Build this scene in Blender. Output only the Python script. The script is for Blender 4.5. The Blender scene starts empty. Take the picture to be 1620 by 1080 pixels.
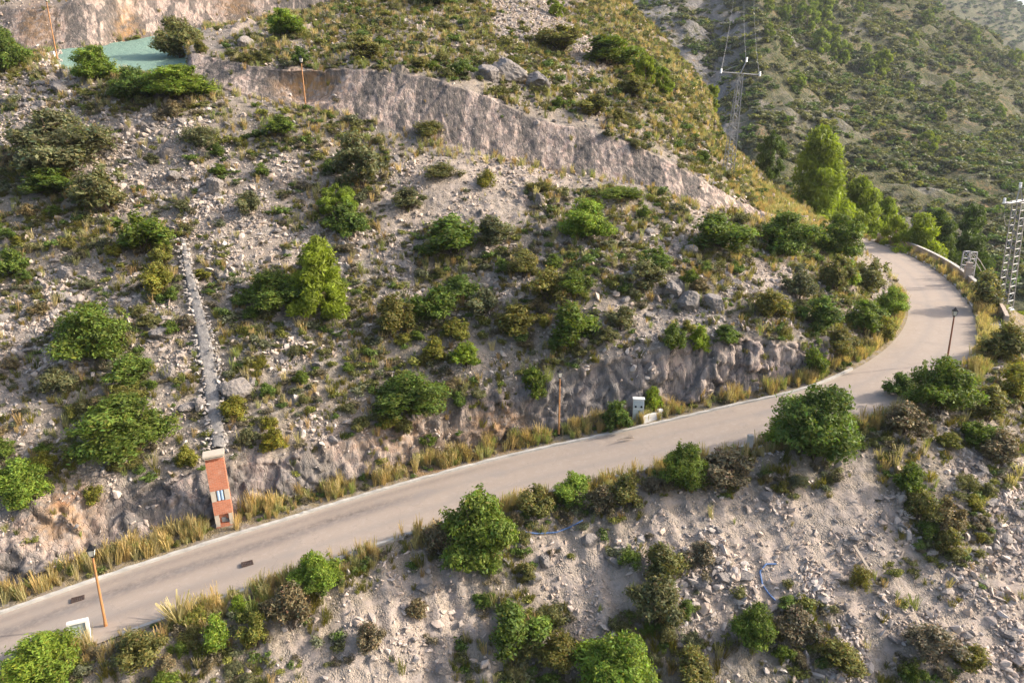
import bpy, bmesh, math, random
import numpy as np
from mathutils import Vector, Matrix
from mathutils.bvhtree import BVHTree

# ------------------------------------------------------------------ camera, sky, sun
S = bpy.context.scene
COL = S.collection
PITCH = math.radians(15.0)
FOC = 1080.0                       # focal length in photograph pixels (1620 wide)
CP, SP = math.cos(PITCH), math.sin(PITCH)
cam_d = bpy.data.cameras.new("camera"); cam = bpy.data.objects.new("camera", cam_d); COL.objects.link(cam)
cam_d.sensor_width = 36.0; cam_d.lens = 36.0 * FOC / 1620.0
cam_d.clip_start = 0.5; cam_d.clip_end = 6000
cam.location = (0, 0, 0); cam.rotation_euler = (math.pi / 2 - PITCH, 0, 0)
S.camera = cam
SUN_EL, SUN_AZ = math.radians(31), math.radians(87)     # azimuth clockwise from +Y
W = bpy.data.worlds.new("World"); S.world = W; W.use_nodes = True
nt = W.node_tree
sky = nt.nodes.new("ShaderNodeTexSky"); sky.sky_type = 'NISHITA'; sky.sun_disc = False
sky.sun_elevation = SUN_EL; sky.sun_rotation = SUN_AZ
sky.air_density = 1.0; sky.dust_density = 5.0
bg = nt.nodes["Background"]; bg.inputs[1].default_value = 0.15
nt.links.new(sky.outputs[0], bg.inputs[0])
sd = bpy.data.lights.new("sun", 'SUN'); sd.energy = 2.7; sd.angle = math.radians(1.2); sd.color = (1.0, 0.91, 0.80)
sun = bpy.data.objects.new("sun", sd); COL.objects.link(sun)
to_sun = Vector((math.sin(SUN_AZ) * math.cos(SUN_EL), math.cos(SUN_AZ) * math.cos(SUN_EL), math.sin(SUN_EL)))
sun.rotation_euler = to_sun.to_track_quat('Z', 'Y').to_euler()
S.view_settings.view_transform = 'Standard'; S.view_settings.look = 'None'
S.view_settings.exposure = 1.24; S.view_settings.gamma = 1.0
S.cycles.max_bounces = 5; S.cycles.diffuse_bounces = 2; S.cycles.glossy_bounces = 2
S.cycles.transmission_bounces = 3; S.cycles.transparent_max_bounces = 4; S.cycles.volume_bounces = 0

rng = np.random.default_rng(7)
random.seed(7)

# ------------------------------------------------------------------ maths helpers
def ray(px, py):
    return Vector(((px - 810) / FOC, CP + (540 - py) / FOC * SP, -SP + (540 - py) / FOC * CP))
def at_depth(px, py, Z):
    return ray(px, py) * Z
def project(P):
    P = np.asarray(P)
    Z = P[..., 1] * CP - P[..., 2] * SP
    up = P[..., 1] * SP + P[..., 2] * CP
    Zs = np.where(Z > 1, Z, 1)
    return 810 + FOC * P[..., 0] / Zs, 540 - FOC * up / Zs, Z
_perm = np.random.default_rng(3).permutation(256); _perm = np.concatenate([_perm, _perm, _perm])
_grad = np.random.default_rng(4).normal(size=(256, 3)); _grad /= np.linalg.norm(_grad, axis=1)[:, None]
def perlin(p):
    p = np.asarray(p, float); i = np.floor(p).astype(int); f = p - i; i &= 255
    u = f * f * f * (f * (f * 6 - 15) + 10)
    out = 0
    for dx in (0, 1):
        wx = u[..., 0] if dx else 1 - u[..., 0]
        for dy in (0, 1):
            wy = u[..., 1] if dy else 1 - u[..., 1]
            for dz in (0, 1):
                wz = u[..., 2] if dz else 1 - u[..., 2]
                h = _perm[_perm[_perm[i[..., 0] + dx] + i[..., 1] + dy] + i[..., 2] + dz]
                g = _grad[h]
                out = out + wx * wy * wz * (g[..., 0] * (f[..., 0] - dx) + g[..., 1] * (f[..., 1] - dy) + g[..., 2] * (f[..., 2] - dz))
    return out * 1.5
def fbm(p, octaves=4, lac=2.0, gain=0.5, ridged=False):
    p = np.asarray(p, float); a = 1.0; s = 0; t = 0
    for o in range(octaves):
        n = perlin(p * lac ** o + 17.3 * o)
        if ridged: n = 1 - 2 * np.abs(n)
        s = s + a * n; t += a; a *= gain
    return s / t

def worley(p):
    """nearest-cell random value and the gap between the two nearest cells: blocky fractured rock"""
    p = np.asarray(p, float); sh = p.shape[:-1]; p = p.reshape(-1, 3); i0 = np.floor(p).astype(int)
    f1 = np.full(len(p), 9.0); f2 = np.full(len(p), 9.0); val = np.zeros(len(p)); tilt = np.zeros(len(p))
    for dx in (-1, 0, 1):
        for dy in (-1, 0, 1):
            for dz in (-1, 0, 1):
                c = i0 + (dx, dy, dz); h = _perm[_perm[_perm[c[:, 0] & 255] + (c[:, 1] & 255)] + (c[:, 2] & 255)]
                q = c + .5 + .62 * _grad[h]; dv = p - q; d = (dv ** 2).sum(1) ** .5
                m = d < f1; f2 = np.where(m, f1, np.minimum(f2, d)); f1 = np.where(m, d, f1)
                val = np.where(m, h / 255.0 - .5, val); tilt = np.where(m, (dv * _grad[(h + 77) & 255]).sum(1), tilt)
    return val.reshape(sh), (f2 - f1).reshape(sh), tilt.reshape(sh)

# ------------------------------------------------------------------ object helpers
def tag(o, label=None, cat=None, group=None, kind=None):
    if label: o["label"] = label
    if cat: o["category"] = cat
    if group: o["group"] = group
    if kind: o["kind"] = kind
    return o
def mesh_np(name, V, F, mat=None, smooth=False, col=None, mats=None, midx=None):
    """mesh from numpy verts and equal-length faces; col: per-vertex rgb(a)"""
    V = np.asarray(V, np.float32).reshape(-1, 3); F = np.asarray(F, np.int32)
    me = bpy.data.meshes.new(name)
    n = F.shape[1]
    me.vertices.add(len(V)); me.vertices.foreach_set("co", V.ravel())
    me.loops.add(F.size); me.loops.foreach_set("vertex_index", F.ravel())
    me.polygons.add(len(F)); me.polygons.foreach_set("loop_start", np.arange(0, F.size, n, dtype=np.int32))
    me.polygons.foreach_set("use_smooth", np.full(len(F), smooth, bool))
    if col is not None:
        for nm, c in (col.items() if isinstance(col, dict) else (("tint", col),)):
            a = me.attributes.new(nm, 'FLOAT_COLOR', 'POINT')
            c = np.asarray(c, np.float32)
            if c.ndim == 1: c = np.repeat(c[:, None], 3, 1)
            if c.shape[1] == 3: c = np.concatenate([c, np.ones((len(c), 1), np.float32)], 1)
            a.data.foreach_set("color", c.astype(np.float32).ravel())
    for m in (mats or ([mat] if mat else [])): me.materials.append(m)
    if midx is not None: me.polygons.foreach_set("material_index", np.asarray(midx, np.int32))
    me.update(calc_edges=True)
    return me
def link(name, me, parent=None, loc=None):
    o = bpy.data.objects.new(name, me); COL.objects.link(o)
    if parent: o.parent = parent
    if loc is not None: o.location = loc
    return o
def empty(name, loc, rz=0.0):
    o = bpy.data.objects.new(name, None); COL.objects.link(o); o.location = loc; o.rotation_euler = (0, 0, rz); o.empty_display_size = .2
    return o
class MB:
    """collects boxes, tubes and lathes, links them as one mesh object"""
    def __init__(s): s.bm = bmesh.new()
    def box(s, c, d, rot=None, bevel=0.0):
        m = Matrix.Translation(c) @ (rot.to_4x4() if rot else Matrix()) @ Matrix.Diagonal((d[0], d[1], d[2], 1))
        r = bmesh.ops.create_cube(s.bm, size=1, matrix=m)
        if bevel:
            vs = set(r['verts']); ed = [e for e in s.bm.edges if e.verts[0] in vs and e.verts[1] in vs]
            bmesh.ops.bevel(s.bm, geom=ed, offset=bevel, segments=2, affect='EDGES', profile=.6)
        return s
    def tube(s, a, b, r1, r2=None, n=8, caps=True):
        a, b = Vector(a), Vector(b); d = b - a
        q = d.to_track_quat('Z', 'Y').to_matrix().to_4x4()
        m = Matrix.Translation((a + b) / 2) @ q
        bmesh.ops.create_cone(s.bm, cap_ends=caps, segments=n, radius1=r1, radius2=r1 if r2 is None else r2, depth=d.length, matrix=m)
        return s
    def path(s, pts, r, n=6):
        pts = [Vector(p) for p in pts]; rings = []
        for i, p in enumerate(pts):
            t = (pts[min(i + 1, len(pts) - 1)] - pts[max(i - 1, 0)]).normalized()
            q = t.to_track_quat('Z', 'Y')
            rr = r[i] if isinstance(r, (list, tuple)) else r
            rings.append([s.bm.verts.new(p + q @ Vector((rr * math.cos(k * 2 * math.pi / n), rr * math.sin(k * 2 * math.pi / n), 0))) for k in range(n)])
        for a, b in zip(rings, rings[1:]):
            for k in range(n):
                s.bm.faces.new((a[k], a[(k + 1) % n], b[(k + 1) % n], b[k]))
        s.bm.faces.new(rings[0][::-1]); s.bm.faces.new(rings[-1])
        return s
    def lathe(s, prof, n=8, c=(0, 0, 0), turn=0.0):
        rings = []
        for r, z in prof:
            rings.append([s.bm.verts.new((c[0] + r * math.cos(turn + k * 2 * math.pi / n), c[1] + r * math.sin(turn + k * 2 * math.pi / n), c[2] + z)) for k in range(n)])
        for a, b in zip(rings, rings[1:]):
            for k in range(n):
                s.bm.faces.new((a[k], a[(k + 1) % n], b[(k + 1) % n], b[k]))
        s.bm.faces.new(rings[0][::-1]); s.bm.faces.new(rings[-1])
        return s
    def build(s, name, mat, parent=None, smooth=False, loc=None):
        bmesh.ops.recalc_face_normals(s.bm, faces=s.bm.faces)
        me = bpy.data.meshes.new(name); s.bm.to_mesh(me); s.bm.free()
        me.materials.append(mat)
        if smooth: me.polygons.foreach_set("use_smooth", np.ones(len(me.polygons), bool))
        return link(name, me, parent, loc)

# ------------------------------------------------------------------ materials
def nodes(name):
    m = bpy.data.materials.new(name); m.use_nodes = True
    t = m.node_tree; b = t.nodes["Principled BSDF"]
    b.inputs["Specular IOR Level"].default_value = 0.25
    return m, t, b
def N(t, kind, **kw):
    n = t.nodes.new(kind)
    for k, v in kw.items():
        if k in n.inputs: n.inputs[k].default_value = v
        else: setattr(n, k, v)
    return n
def mix(t, fac, a, b, mode='MIX'):
    n = t.nodes.new("ShaderNodeMix"); n.data_type = 'RGBA'; n.blend_type = mode
    for sock, v in ((n.inputs[0], fac), (n.inputs[6], a), (n.inputs[7], b)):
        if isinstance(v, bpy.types.NodeSocket): t.links.new(v, sock)
        elif isinstance(v, (int, float)): sock.default_value = v
        else: sock.default_value = (*v, 1)
    return n.outputs[2]
def math_n(t, op, a, b=0.0, clamp=False):
    n = t.nodes.new("ShaderNodeMath"); n.operation = op; n.use_clamp = clamp
    for sock, v in ((n.inputs[0], a), (n.inputs[1], b)):
        if isinstance(v, bpy.types.NodeSocket): t.links.new(v, sock)
        else: sock.default_value = v
    return n.outputs[0]
def ramp(t, fac, lo, hi):
    n = t.nodes.new("ShaderNodeMapRange"); n.interpolation_type = 'SMOOTHSTEP'
    t.links.new(fac, n.inputs[0]); n.inputs[1].default_value = lo; n.inputs[2].default_value = hi
    return n.outputs[0]
def noise(t, scale, detail=4, rough=.55, vec=None, dist=0.0):
    n = N(t, "ShaderNodeTexNoise", Scale=scale, Detail=detail, Roughness=rough, Distortion=dist)
    if vec is not None: t.links.new(vec, n.inputs["Vector"])
    return n.outputs["Fac"]
def objpos(t, scale=(1, 1, 1)):
    g = t.nodes.new("ShaderNodeNewGeometry")
    mp = t.nodes.new("ShaderNodeMapping"); mp.inputs["Scale"].default_value = scale
    t.links.new(g.outputs["Position"], mp.inputs["Vector"])
    return mp.outputs[0]
def attr(t, name):
    n = t.nodes.new("ShaderNodeAttribute"); n.attribute_name = name
    return n
def bump(t, b, h, strength, dist):
    n = t.nodes.new("ShaderNodeBump"); n.inputs["Strength"].default_value = strength; n.inputs["Distance"].default_value = dist
    t.links.new(h, n.inputs["Height"]); t.links.new(n.outputs[0], b.inputs["Normal"])
def leaf_mat(name, rgb, trans=0.36, vary=.35, warm=(1.25, 1.1, .6)):
    m, t, b = nodes(name)
    a = attr(t, "tint"); oi = t.nodes.new("ShaderNodeObjectInfo")
    c = mix(t, 1.0, rgb, a.outputs["Color"], 'MULTIPLY')
    c2 = mix(t, 1.0, c, warm, 'MULTIPLY')
    f = math_n(t, 'MULTIPLY', oi.outputs["Random"], vary * 2, True)
    c = mix(t, f, c, c2)
    t.links.new(c, b.inputs["Base Color"]); b.inputs["Roughness"].default_value = .6
    tr = t.nodes.new("ShaderNodeBsdfTranslucent"); ms = t.nodes.new("ShaderNodeMixShader"); ms.inputs[0].default_value = trans
    t.links.new(mix(t, 1.0, c, (1.3, 1.35, .6), 'MULTIPLY'), tr.inputs[0])
    t.links.new(b.outputs[0], ms.inputs[1]); t.links.new(tr.outputs[0], ms.inputs[2])
    t.links.new(ms.outputs[0], t.nodes["Material Output"].inputs[0])
    return m
def plain(name, rgb, rough=.7, metal=0.0, nscale=6.0, amt=.25, bumpd=0.004):
    m, t, b = nodes(name)
    v = objpos(t)
    n1 = noise(t, nscale, 5, .6, v)
    dark = tuple(x * (1 - amt) for x in rgb); lite = tuple(min(1, x * (1 + amt)) for x in rgb)
    t.links.new(mix(t, n1, dark, lite), b.inputs["Base Color"])
    b.inputs["Roughness"].default_value = rough; b.inputs["Metallic"].default_value = metal
    if bumpd: bump(t, b, noise(t, nscale * 4, 3, .6, v), .6, bumpd)
    return m

M = {}
def build_materials():
    # hillside: zone attribute r = bare rock, g = pale rubble or soil, b = green sheet of the terrace; veg: r = dry grass and litter, g = orange earth
    m, t, b = nodes("hillside_ground")
    z = attr(t, "zone"); v = attr(t, "veg")
    sz = t.nodes.new("ShaderNodeSeparateColor"); t.links.new(z.outputs["Color"], sz.inputs[0])
    sv = t.nodes.new("ShaderNodeSeparateColor"); t.links.new(v.outputs["Color"], sv.inputs[0])
    pos = objpos(t)
    nbig = noise(t, .35, 4, .6, pos); nmid = noise(t, 1.6, 5, .65, pos); nfine = noise(t, 7, 5, .7, pos)
    vo = N(t, "ShaderNodeTexVoronoi", Scale=4.5); t.links.new(pos, vo.inputs["Vector"])
    vo2 = N(t, "ShaderNodeTexVoronoi", Scale=11.0); t.links.new(pos, vo2.inputs["Vector"])
    soil = mix(t, nmid, (.125, .105, .088), (.235, .198, .166))
    soil = mix(t, math_n(t, 'MULTIPLY', ramp(t, nbig, .4, .7), .7), soil, (.22, .175, .135))
    pale = mix(t, nmid, (.28, .235, .205), (.45, .375, .32))
    pale = mix(t, ramp(t, nfine, .35, .75), pale, (.43, .35, .295))
    sc = t.nodes.new("ShaderNodeSeparateColor"); t.links.new(vo.outputs["Color"], sc.inputs[0])
    peb = mix(t, sc.outputs[0], (.09, .083, .078), (.37, .34, .31))
    sc2 = t.nodes.new("ShaderNodeSeparateColor"); t.links.new(vo2.outputs["Color"], sc2.inputs[0])
    peb2 = mix(t, sc2.outputs[1], (.11, .098, .088), (.38, .34, .305))
    g = mix(t, sz.outputs[1], soil, pale)
    g = mix(t, math_n(t, 'MULTIPLY', ramp(t, nmid, .40, .62), math_n(t, 'SUBTRACT', 1.0, math_n(t, 'MULTIPLY', sz.outputs[1], .6))), g, peb2)
    g = mix(t, math_n(t, 'MULTIPLY', ramp(t, nbig, .42, .6), math_n(t, 'SUBTRACT', .8, math_n(t, 'MULTIPLY', sz.outputs[1], .5))), g, peb)
    litter = mix(t, nfine, (.12, .098, .055), (.32, .25, .14))
    g = mix(t, math_n(t, 'MULTIPLY', sv.outputs[0], ramp(t, nmid, .3, .6)), g, litter)
    g = mix(t, math_n(t, 'MULTIPLY', sv.outputs[1], ramp(t, nmid, .35, .6)), g, (.34, .155, .07))
    # rock face
    st = objpos(t, (1.0, 1.0, .05)); st2 = objpos(t, (1.0, 1.0, .12))
    ns = noise(t, 1.3, 4, .6, st); ns2 = noise(t, 3.4, 5, .7, st2)
    st0 = objpos(t, (1.0, .6, .03)); nw = noise(t, .36, 3, .6, st0, .4)
    rock = mix(t, nbig, (.37, .29, .243), (.47, .385, .325))
    rock = mix(t, ramp(t, nmid, .42, .68), rock, (.40, .285, .24))
    rock = mix(t, math_n(t, 'MULTIPLY', ramp(t, nfine, .5, .75), .3), rock, (.50, .43, .37))
    rock = mix(t, math_n(t, 'MULTIPLY', ramp(t, ns2, .46, .34), .45), rock, (.56, .48, .41))
    rock = mix(t, math_n(t, 'MULTIPLY', ramp(t, ns2, .51, .58), .6), rock, (.20, .165, .14))
    rock = mix(t, math_n(t, 'MULTIPLY', ramp(t, ns, .50, .55), .78), rock, (.14, .122, .11))
    rock = mix(t, math_n(t, 'MULTIPLY', ramp(t, nw, .49, .53), math_n(t, 'ADD', .45, math_n(t, 'MULTIPLY', ramp(t, ns2, .35, .55), .45))), rock, (.10, .092, .086))
    rock = mix(t, math_n(t, 'MULTIPLY', sv.outputs[1], ramp(t, nmid, .3, .6)), rock, (.42, .235, .09))
    rock = mix(t, math_n(t, 'MULTIPLY', sv.outputs[2], .8), rock, mix(t, nfine, (.085, .08, .078), (.25, .23, .215)))
    rock = mix(t, math_n(t, 'MULTIPLY', ramp(t, noise(t, 2.2, 5, .75, objpos(t, (1, 1, .35))), .57, .65), .35), rock, (.16, .13, .115))
    g = mix(t, sz.outputs[0], g, rock)
    grn = mix(t, nmid, (.14, .235, .185), (.235, .33, .265))
    grn = mix(t, ramp(t, nfine, .55, .75), grn, (.36, .40, .35))
    g = mix(t, sz.outputs[2], g, grn)
    t.links.new(g, b.inputs["Base Color"]); b.inputs["Roughness"].default_value = .95; b.inputs["Specular IOR Level"].default_value = .1
    hh = math_n(t, 'ADD', math_n(t, 'MULTIPLY', nfine, .6), math_n(t, 'ADD', math_n(t, 'MULTIPLY', ns2, .5), math_n(t, 'MULTIPLY', math_n(t, 'MULTIPLY', vo2.outputs["Distance"], ramp(t, nmid, .38, .66)), -1.0)))
    st3 = objpos(t, (1.0, 1.0, .3)); rv = N(t, "ShaderNodeTexVoronoi", Scale=1.7); rv.feature = 'DISTANCE_TO_EDGE'
    dv_ = t.nodes.new("ShaderNodeVectorMath"); dv_.operation = 'ADD'; dn_ = N(t, "ShaderNodeTexNoise", Scale=1.5, Detail=4); t.links.new(st3, dn_.inputs["Vector"]); t.links.new(st3, dv_.inputs[0]); t.links.new(dn_.outputs["Color"], dv_.inputs[1]); t.links.new(dv_.outputs[0], rv.inputs["Vector"])
    crack = ramp(t, rv.outputs["Distance"], .0, .07)
    hr = math_n(t, 'ADD', math_n(t, 'MULTIPLY', ns2, 1.6), math_n(t, 'ADD', math_n(t, 'MULTIPLY', ns, 1.6), math_n(t, 'MULTIPLY', crack, .55)))
    hm2 = t.nodes.new("ShaderNodeMix"); hm2.data_type = 'FLOAT'; t.links.new(sz.outputs[0], hm2.inputs[0]); t.links.new(hh, hm2.inputs[2]); t.links.new(hr, hm2.inputs[3])
    bump(t, b, hm2.outputs[0], .85, .10)
    M['hill'] = m
    # far mountains
    m, t, b = nodes("mountain_ground")
    pos = objpos(t)
    n1 = noise(t, .05, 5, .6, pos); n2 = noise(t, .25, 6, .65, pos); n3 = noise(t, 1.0, 4, .7, pos)
    z = attr(t, "zone"); sz = t.nodes.new("ShaderNodeSeparateColor"); t.links.new(z.outputs["Color"], sz.inputs[0])
    c = mix(t, n2, (.085, .085, .042), (.185, .155, .08))
    c = mix(t, math_n(t, 'MULTIPLY', ramp(t, n1, .5, .66), .8), c, (.29, .185, .095))
    c = mix(t, ramp(t, n3, .42, .56), c, (.07, .08, .034))
    c = mix(t, math_n(t, 'MULTIPLY', ramp(t, n2, .52, .66), .5), c, (.20, .172, .145))
    rk = mix(t, n3, (.14, .13, .125), (.34, .31, .285))
    c = mix(t, math_n(t, 'MULTIPLY', sz.outputs[0], ramp(t, n2, .32, .55)), c, rk)
    t.links.new(c, b.inputs["Base Color"]); b.inputs["Roughness"].default_value = .95; b.inputs["Specular IOR Level"].default_value = .1
    bump(t, b, math_n(t, 'ADD', n2, n3), .9, 1.2)
    M['mountain'] = m
    # road: attribute lane r = across 0..1, g = dark stain strength
    m, t, b = nodes("worn_road")
    a = attr(t, "lane"); sa = t.nodes.new("ShaderNodeSeparateColor"); t.links.new(a.outputs["Color"], sa.inputs[0])
    pos = objpos(t); n1 = noise(t, .5, 4, .6, pos); n2 = noise(t, 3, 5, .7, pos); n3 = noise(t, 30, 3, .7, pos)
    c = mix(t, n1, (.31, .25, .20), (.38, .31, .25))
    c = mix(t, ramp(t, n2, .45, .8), c, (.40, .335, .28))
    c = mix(t, math_n(t, 'MULTIPLY', n3, .25), c, (.22, .185, .16))
    c = mix(t, math_n(t, 'MULTIPLY', sa.outputs[1], ramp(t, n2, .1, .8)), c, (.10, .082, .075))
    c = mix(t, math_n(t, 'MULTIPLY', sa.outputs[2], .6), c, (.24, .215, .195))
    edge = math_n(t, 'MAXIMUM', ramp(t, sa.outputs[0], .10, .0), ramp(t, sa.outputs[0], .86, 1.0))
    c = mix(t, math_n(t, 'MULTIPLY', edge, ramp(t, n2, .32, .6)), c, mix(t, n3, (.24, .20, .16), (.44, .38, .31)))
    cr = N(t, "ShaderNodeTexVoronoi", Scale=.55); cr.feature = 'DISTANCE_TO_EDGE'
    wv = N(t, "ShaderNodeTexNoise", Scale=1.2, Detail=3); t.links.new(pos, wv.inputs["Vector"])
    ad = t.nodes.new("ShaderNodeVectorMath"); ad.operation = 'ADD'; t.links.new(pos, ad.inputs[0]); t.links.new(wv.outputs["Color"], ad.inputs[1])
    t.links.new(ad.outputs[0], cr.inputs["Vector"])
    c = mix(t, math_n(t, 'MULTIPLY', ramp(t, cr.outputs["Distance"], .012, .002), .35), c, (.22, .18, .15))
    t.links.new(c, b.inputs["Base Color"]); b.inputs["Roughness"].default_value = .9
    bump(t, b, n3, .35, .01)
    M['road'] = m
    # loose stones: tint attribute is the stone's own colour
    m, t, b = nodes("limestone")
    a = attr(t, "tint"); pos = objpos(t); n1 = noise(t, 3.5, 5, .7, pos); n2 = noise(t, 14, 4, .7, pos)
    c = mix(t, n1, (.30, .268, .242), (.54, .48, .425)); c = mix(t, math_n(t, 'MULTIPLY', ramp(t, n2, .5, .75), .5), c, (.22, .20, .185))
    c = mix(t, 1.0, c, a.outputs["Color"], 'MULTIPLY')
    t.links.new(c, b.inputs["Base Color"]); b.inputs["Roughness"].default_value = .92
    bump(t, b, n2, .7, .05); M['stone'] = m
    m, t, b = nodes("weathered_boulder")
    pos = objpos(t); n1 = noise(t, 1.3, 6, .7, pos); n2 = noise(t, 6, 5, .7, pos); oi = t.nodes.new("ShaderNodeObjectInfo")
    c = mix(t, n1, (.105, .097, .092), (.27, .243, .222)); c = mix(t, math_n(t, 'MULTIPLY', ramp(t, n2, .48, .7), .6), c, (.17, .155, .145))
    c = mix(t, math_n(t, 'MULTIPLY', oi.outputs["Random"], .35), c, (.36, .31, .275))
    t.links.new(c, b.inputs["Base Color"]); b.inputs["Roughness"].default_value = .92
    bump(t, b, math_n(t, 'ADD', n2, n1), .8, .12); M['boulder'] = m
    # foliage
    M['green'] = leaf_mat("mastic_leaves", (.108, .160, .033))
    M['bright'] = leaf_mat("bright_leaves", (.175, .250, .036), .38)
    M['olive'] = leaf_mat("olive_leaves", (.155, .156, .056))
    M['grey'] = leaf_mat("grey_green_leaves", (.140, .150, .085))
    M['yellow'] = leaf_mat("yellow_green_leaves", (.190, .195, .042))
    M['brown'] = leaf_mat("dry_brown_twigs", (.160, .135, .085), .15)
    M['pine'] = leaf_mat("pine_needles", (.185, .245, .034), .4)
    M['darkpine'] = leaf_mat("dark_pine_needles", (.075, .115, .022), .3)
    M['straw'] = leaf_mat("dry_grass_blades", (.46, .375, .215), .35, .3, (.85, .95, .7))
    M['twig'] = plain("twig_bark", (.12, .09, .065), .9, 0, 8, .3)
    M['bark'] = plain("pine_bark", (.16, .115, .08), .9, 0, 5, .4, .01)
    # built things
    M['pole'] = plain("orange_pole_paint", (.40, .195, .08), .55, 0, 3, .25, 0)
    M['rustpole'] = plain("rusty_brown_pole_paint", (.235, .10, .055), .6, 0, 3, .3, 0)
    M['black'] = plain("black_lantern_metal", (.022, .022, .025), .5, .4, 6, .3, 0)
    M['lampglass'] = plain("milky_lantern_panel", (.66, .62, .52), .35, 0, 4, .12, 0)
    M['galv'] = plain("galvanised_steel", (.25, .25, .25), .5, .5, 3, .25, 0)
    M['whitesteel'] = plain("white_painted_steel", (.33, .33, .33), .5, .1, 3, .12, 0)
    M['porcelain'] = plain("white_insulator", (.80, .80, .80), .3, 0, 3, .05, 0)
    M['wire'] = plain("overhead_wire", (.30, .29, .28), .6, .3, 3, .1, 0)
    M['concrete'] = plain("weathered_concrete", (.46, .42, .37), .9, 0, 2.2, .3, .01)
    M['kerb'] = plain("kerb_concrete", (.40, .38, .345), .9, 0, 1.2, .55, .01)
    M['wall'] = plain("beige_render", (.40, .325, .26), .9, 0, 1.6, .25, .01)
    M['cabinet'] = plain("pale_grey_cabinet", (.60, .62, .60), .5, 0, 2.5, .15, 0)
    M['cabinetdoor'] = plain("blue_grey_cabinet_door", (.40, .46, .47), .5, 0, 2.5, .25, 0)
    M['whitewall'] = plain("white_plaster", (.72, .69, .64), .8, 0, 3, .1, .004)
    M['cream'] = plain("cream_cap_stone", (.46, .40, .32), .85, 0, 4, .2, .006)
    M['bluepipe'] = plain("pale_blue_pipe", (.42, .56, .72), .45, 0, 4, .1, 0)
    M['hose'] = plain("faded_blue_hose", (.12, .20, .38), .5, 0, 4, .25, 0)
    M['drain'] = plain("rusty_drain_iron", (.085, .058, .048), .7, .3, 9, .4, .01)
    M['wood'] = plain("grey_weathered_wood", (.30, .25, .20), .85, 0, 5, .3, .01)
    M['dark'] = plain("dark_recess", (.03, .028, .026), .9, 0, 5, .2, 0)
    M['gravel'] = plain("grey_gravel_fill", (.22, .205, .19), .95, 0, 3.5, .7, .08)
    m, t, b = nodes("orange_brick")
    br = t.nodes.new("ShaderNodeTexBrick")
    tc = t.nodes.new("ShaderNodeTexCoord"); mp = t.nodes.new("ShaderNodeMapping"); mp.inputs["Rotation"].default_value = (math.pi / 2, 0, 0)
    t.links.new(tc.outputs["Object"], mp.inputs[0]); t.links.new(mp.outputs[0], br.inputs["Vector"])
    br.inputs["Color1"].default_value = (.50, .17, .085, 1); br.inputs["Color2"].default_value = (.38, .125, .065, 1)
    br.inputs["Mortar"].default_value = (.40, .27, .20, 1); br.inputs["Scale"].default_value = 1.0
    br.inputs["Brick Width"].default_value = .25; br.inputs["Row Height"].default_value = .08; br.inputs["Mortar Size"].default_value = .008
    n1 = noise(t, 2.5, 5, .6, tc.outputs["Object"])
    c = mix(t, math_n(t, 'MULTIPLY', ramp(t, n1, .5, .75), .4), br.outputs["Color"], (.50, .34, .25))
    t.links.new(c, b.inputs["Base Color"]); b.inputs["Roughness"].default_value = .9; M['brick'] = m
build_materials()

# ------------------------------------------------------------------ the near hillside, lofted between feature lines measured on the place
K = 16
C_px = [(-200, 1040), (0, 972), (190, 906), (390, 842), (470, 818), (500, 808), (600, 778), (800, 724), (1000, 680), (1150, 645), (1300, 607), (1405, 548), (1437, 488), (1410, 432), (1355, 395), (1290, 372)]
C_d = [23.2, 22.6, 22.1, 21.4, 21.1, 21.0, 20.6, 19.7, 18.4, 17.3, 16.1, 14.9, 13.8, 12.8, 11.8, 11.2]
def on_level(px, py, d):
    r = ray(px, py); return r * (d / -r.z)
C = np.array([on_level(*p, d) for p, d in zip(C_px, C_d)])
T = np.gradient(C, axis=0); T[:, 2] = 0; T /= np.linalg.norm(T, axis=1)[:, None]
OUT = np.stack([T[:, 1], -T[:, 0], np.zeros(K)], 1)             # away from the hill
UP = np.array([0, 0, 1.0])
width = np.array([5.8] * 11 + [5.7, 5.3, 5.2, 5.2, 5.2])
B = C + OUT * width[:, None]
B1 = B + OUT * 1.5 - UP * .1
def below(o, dz): return B + OUT * o - UP * dz
A1 = below(11.5, 6.6); A2 = below(22, 13.6); A3 = below(40, 26); A4 = below(75, 48)
verge = np.array([2.0] * 8 + [1.5, 1.3, 1.3, 1.0, 1.0, 1.0, 1.0, 1.0])
D = C - OUT * verge[:, None] + UP * .3
hE = np.array([2.4, 2.6, 3.0, 2.7, 2.6, 2.6, 2.6, 3.4, 4.3, 4.0, 2.6, .8, .7, .7, .7, .7])
aE = np.radians([50, 50, 52, 66, 68, 68, 66, 70, 74, 74, 68, 40, 36, 34, 34, 34])
E = D - OUT * (hE / np.tan(aE))[:, None] + UP * hE[:, None]
def tab(rows): return np.array([at_depth(*r) for r in rows])
H = tab([(-700, 140, 74), (-380, 135, 71), (-20, 128, 67.5), (160, 140, 66), (278, 150, 65), (300, 154, 65), (475, 186, 64.5), (600, 282, 61.5), (755, 300, 61.5), (890, 312, 62), (1040, 333, 63), (1145, 348, 64), (1235, 356, 68), (1300, 368, 76), (1345, 386, 87.5), (1270, 362, 104)])
I = tab([(-760, 95, 77), (-420, 95, 74), (20, 103, 70), (165, 115, 69), (284, 121, 68.2), (302, 128, 67.5), (470, 170, 66.5), (575, 190, 66), (715, 228, 66), (860, 266, 66), (1010, 293, 66), (1115, 328, 66.5), (1200, 343, 70), (1275, 356, 78), (1330, 378, 89.5), (1260, 355, 106)])
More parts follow.
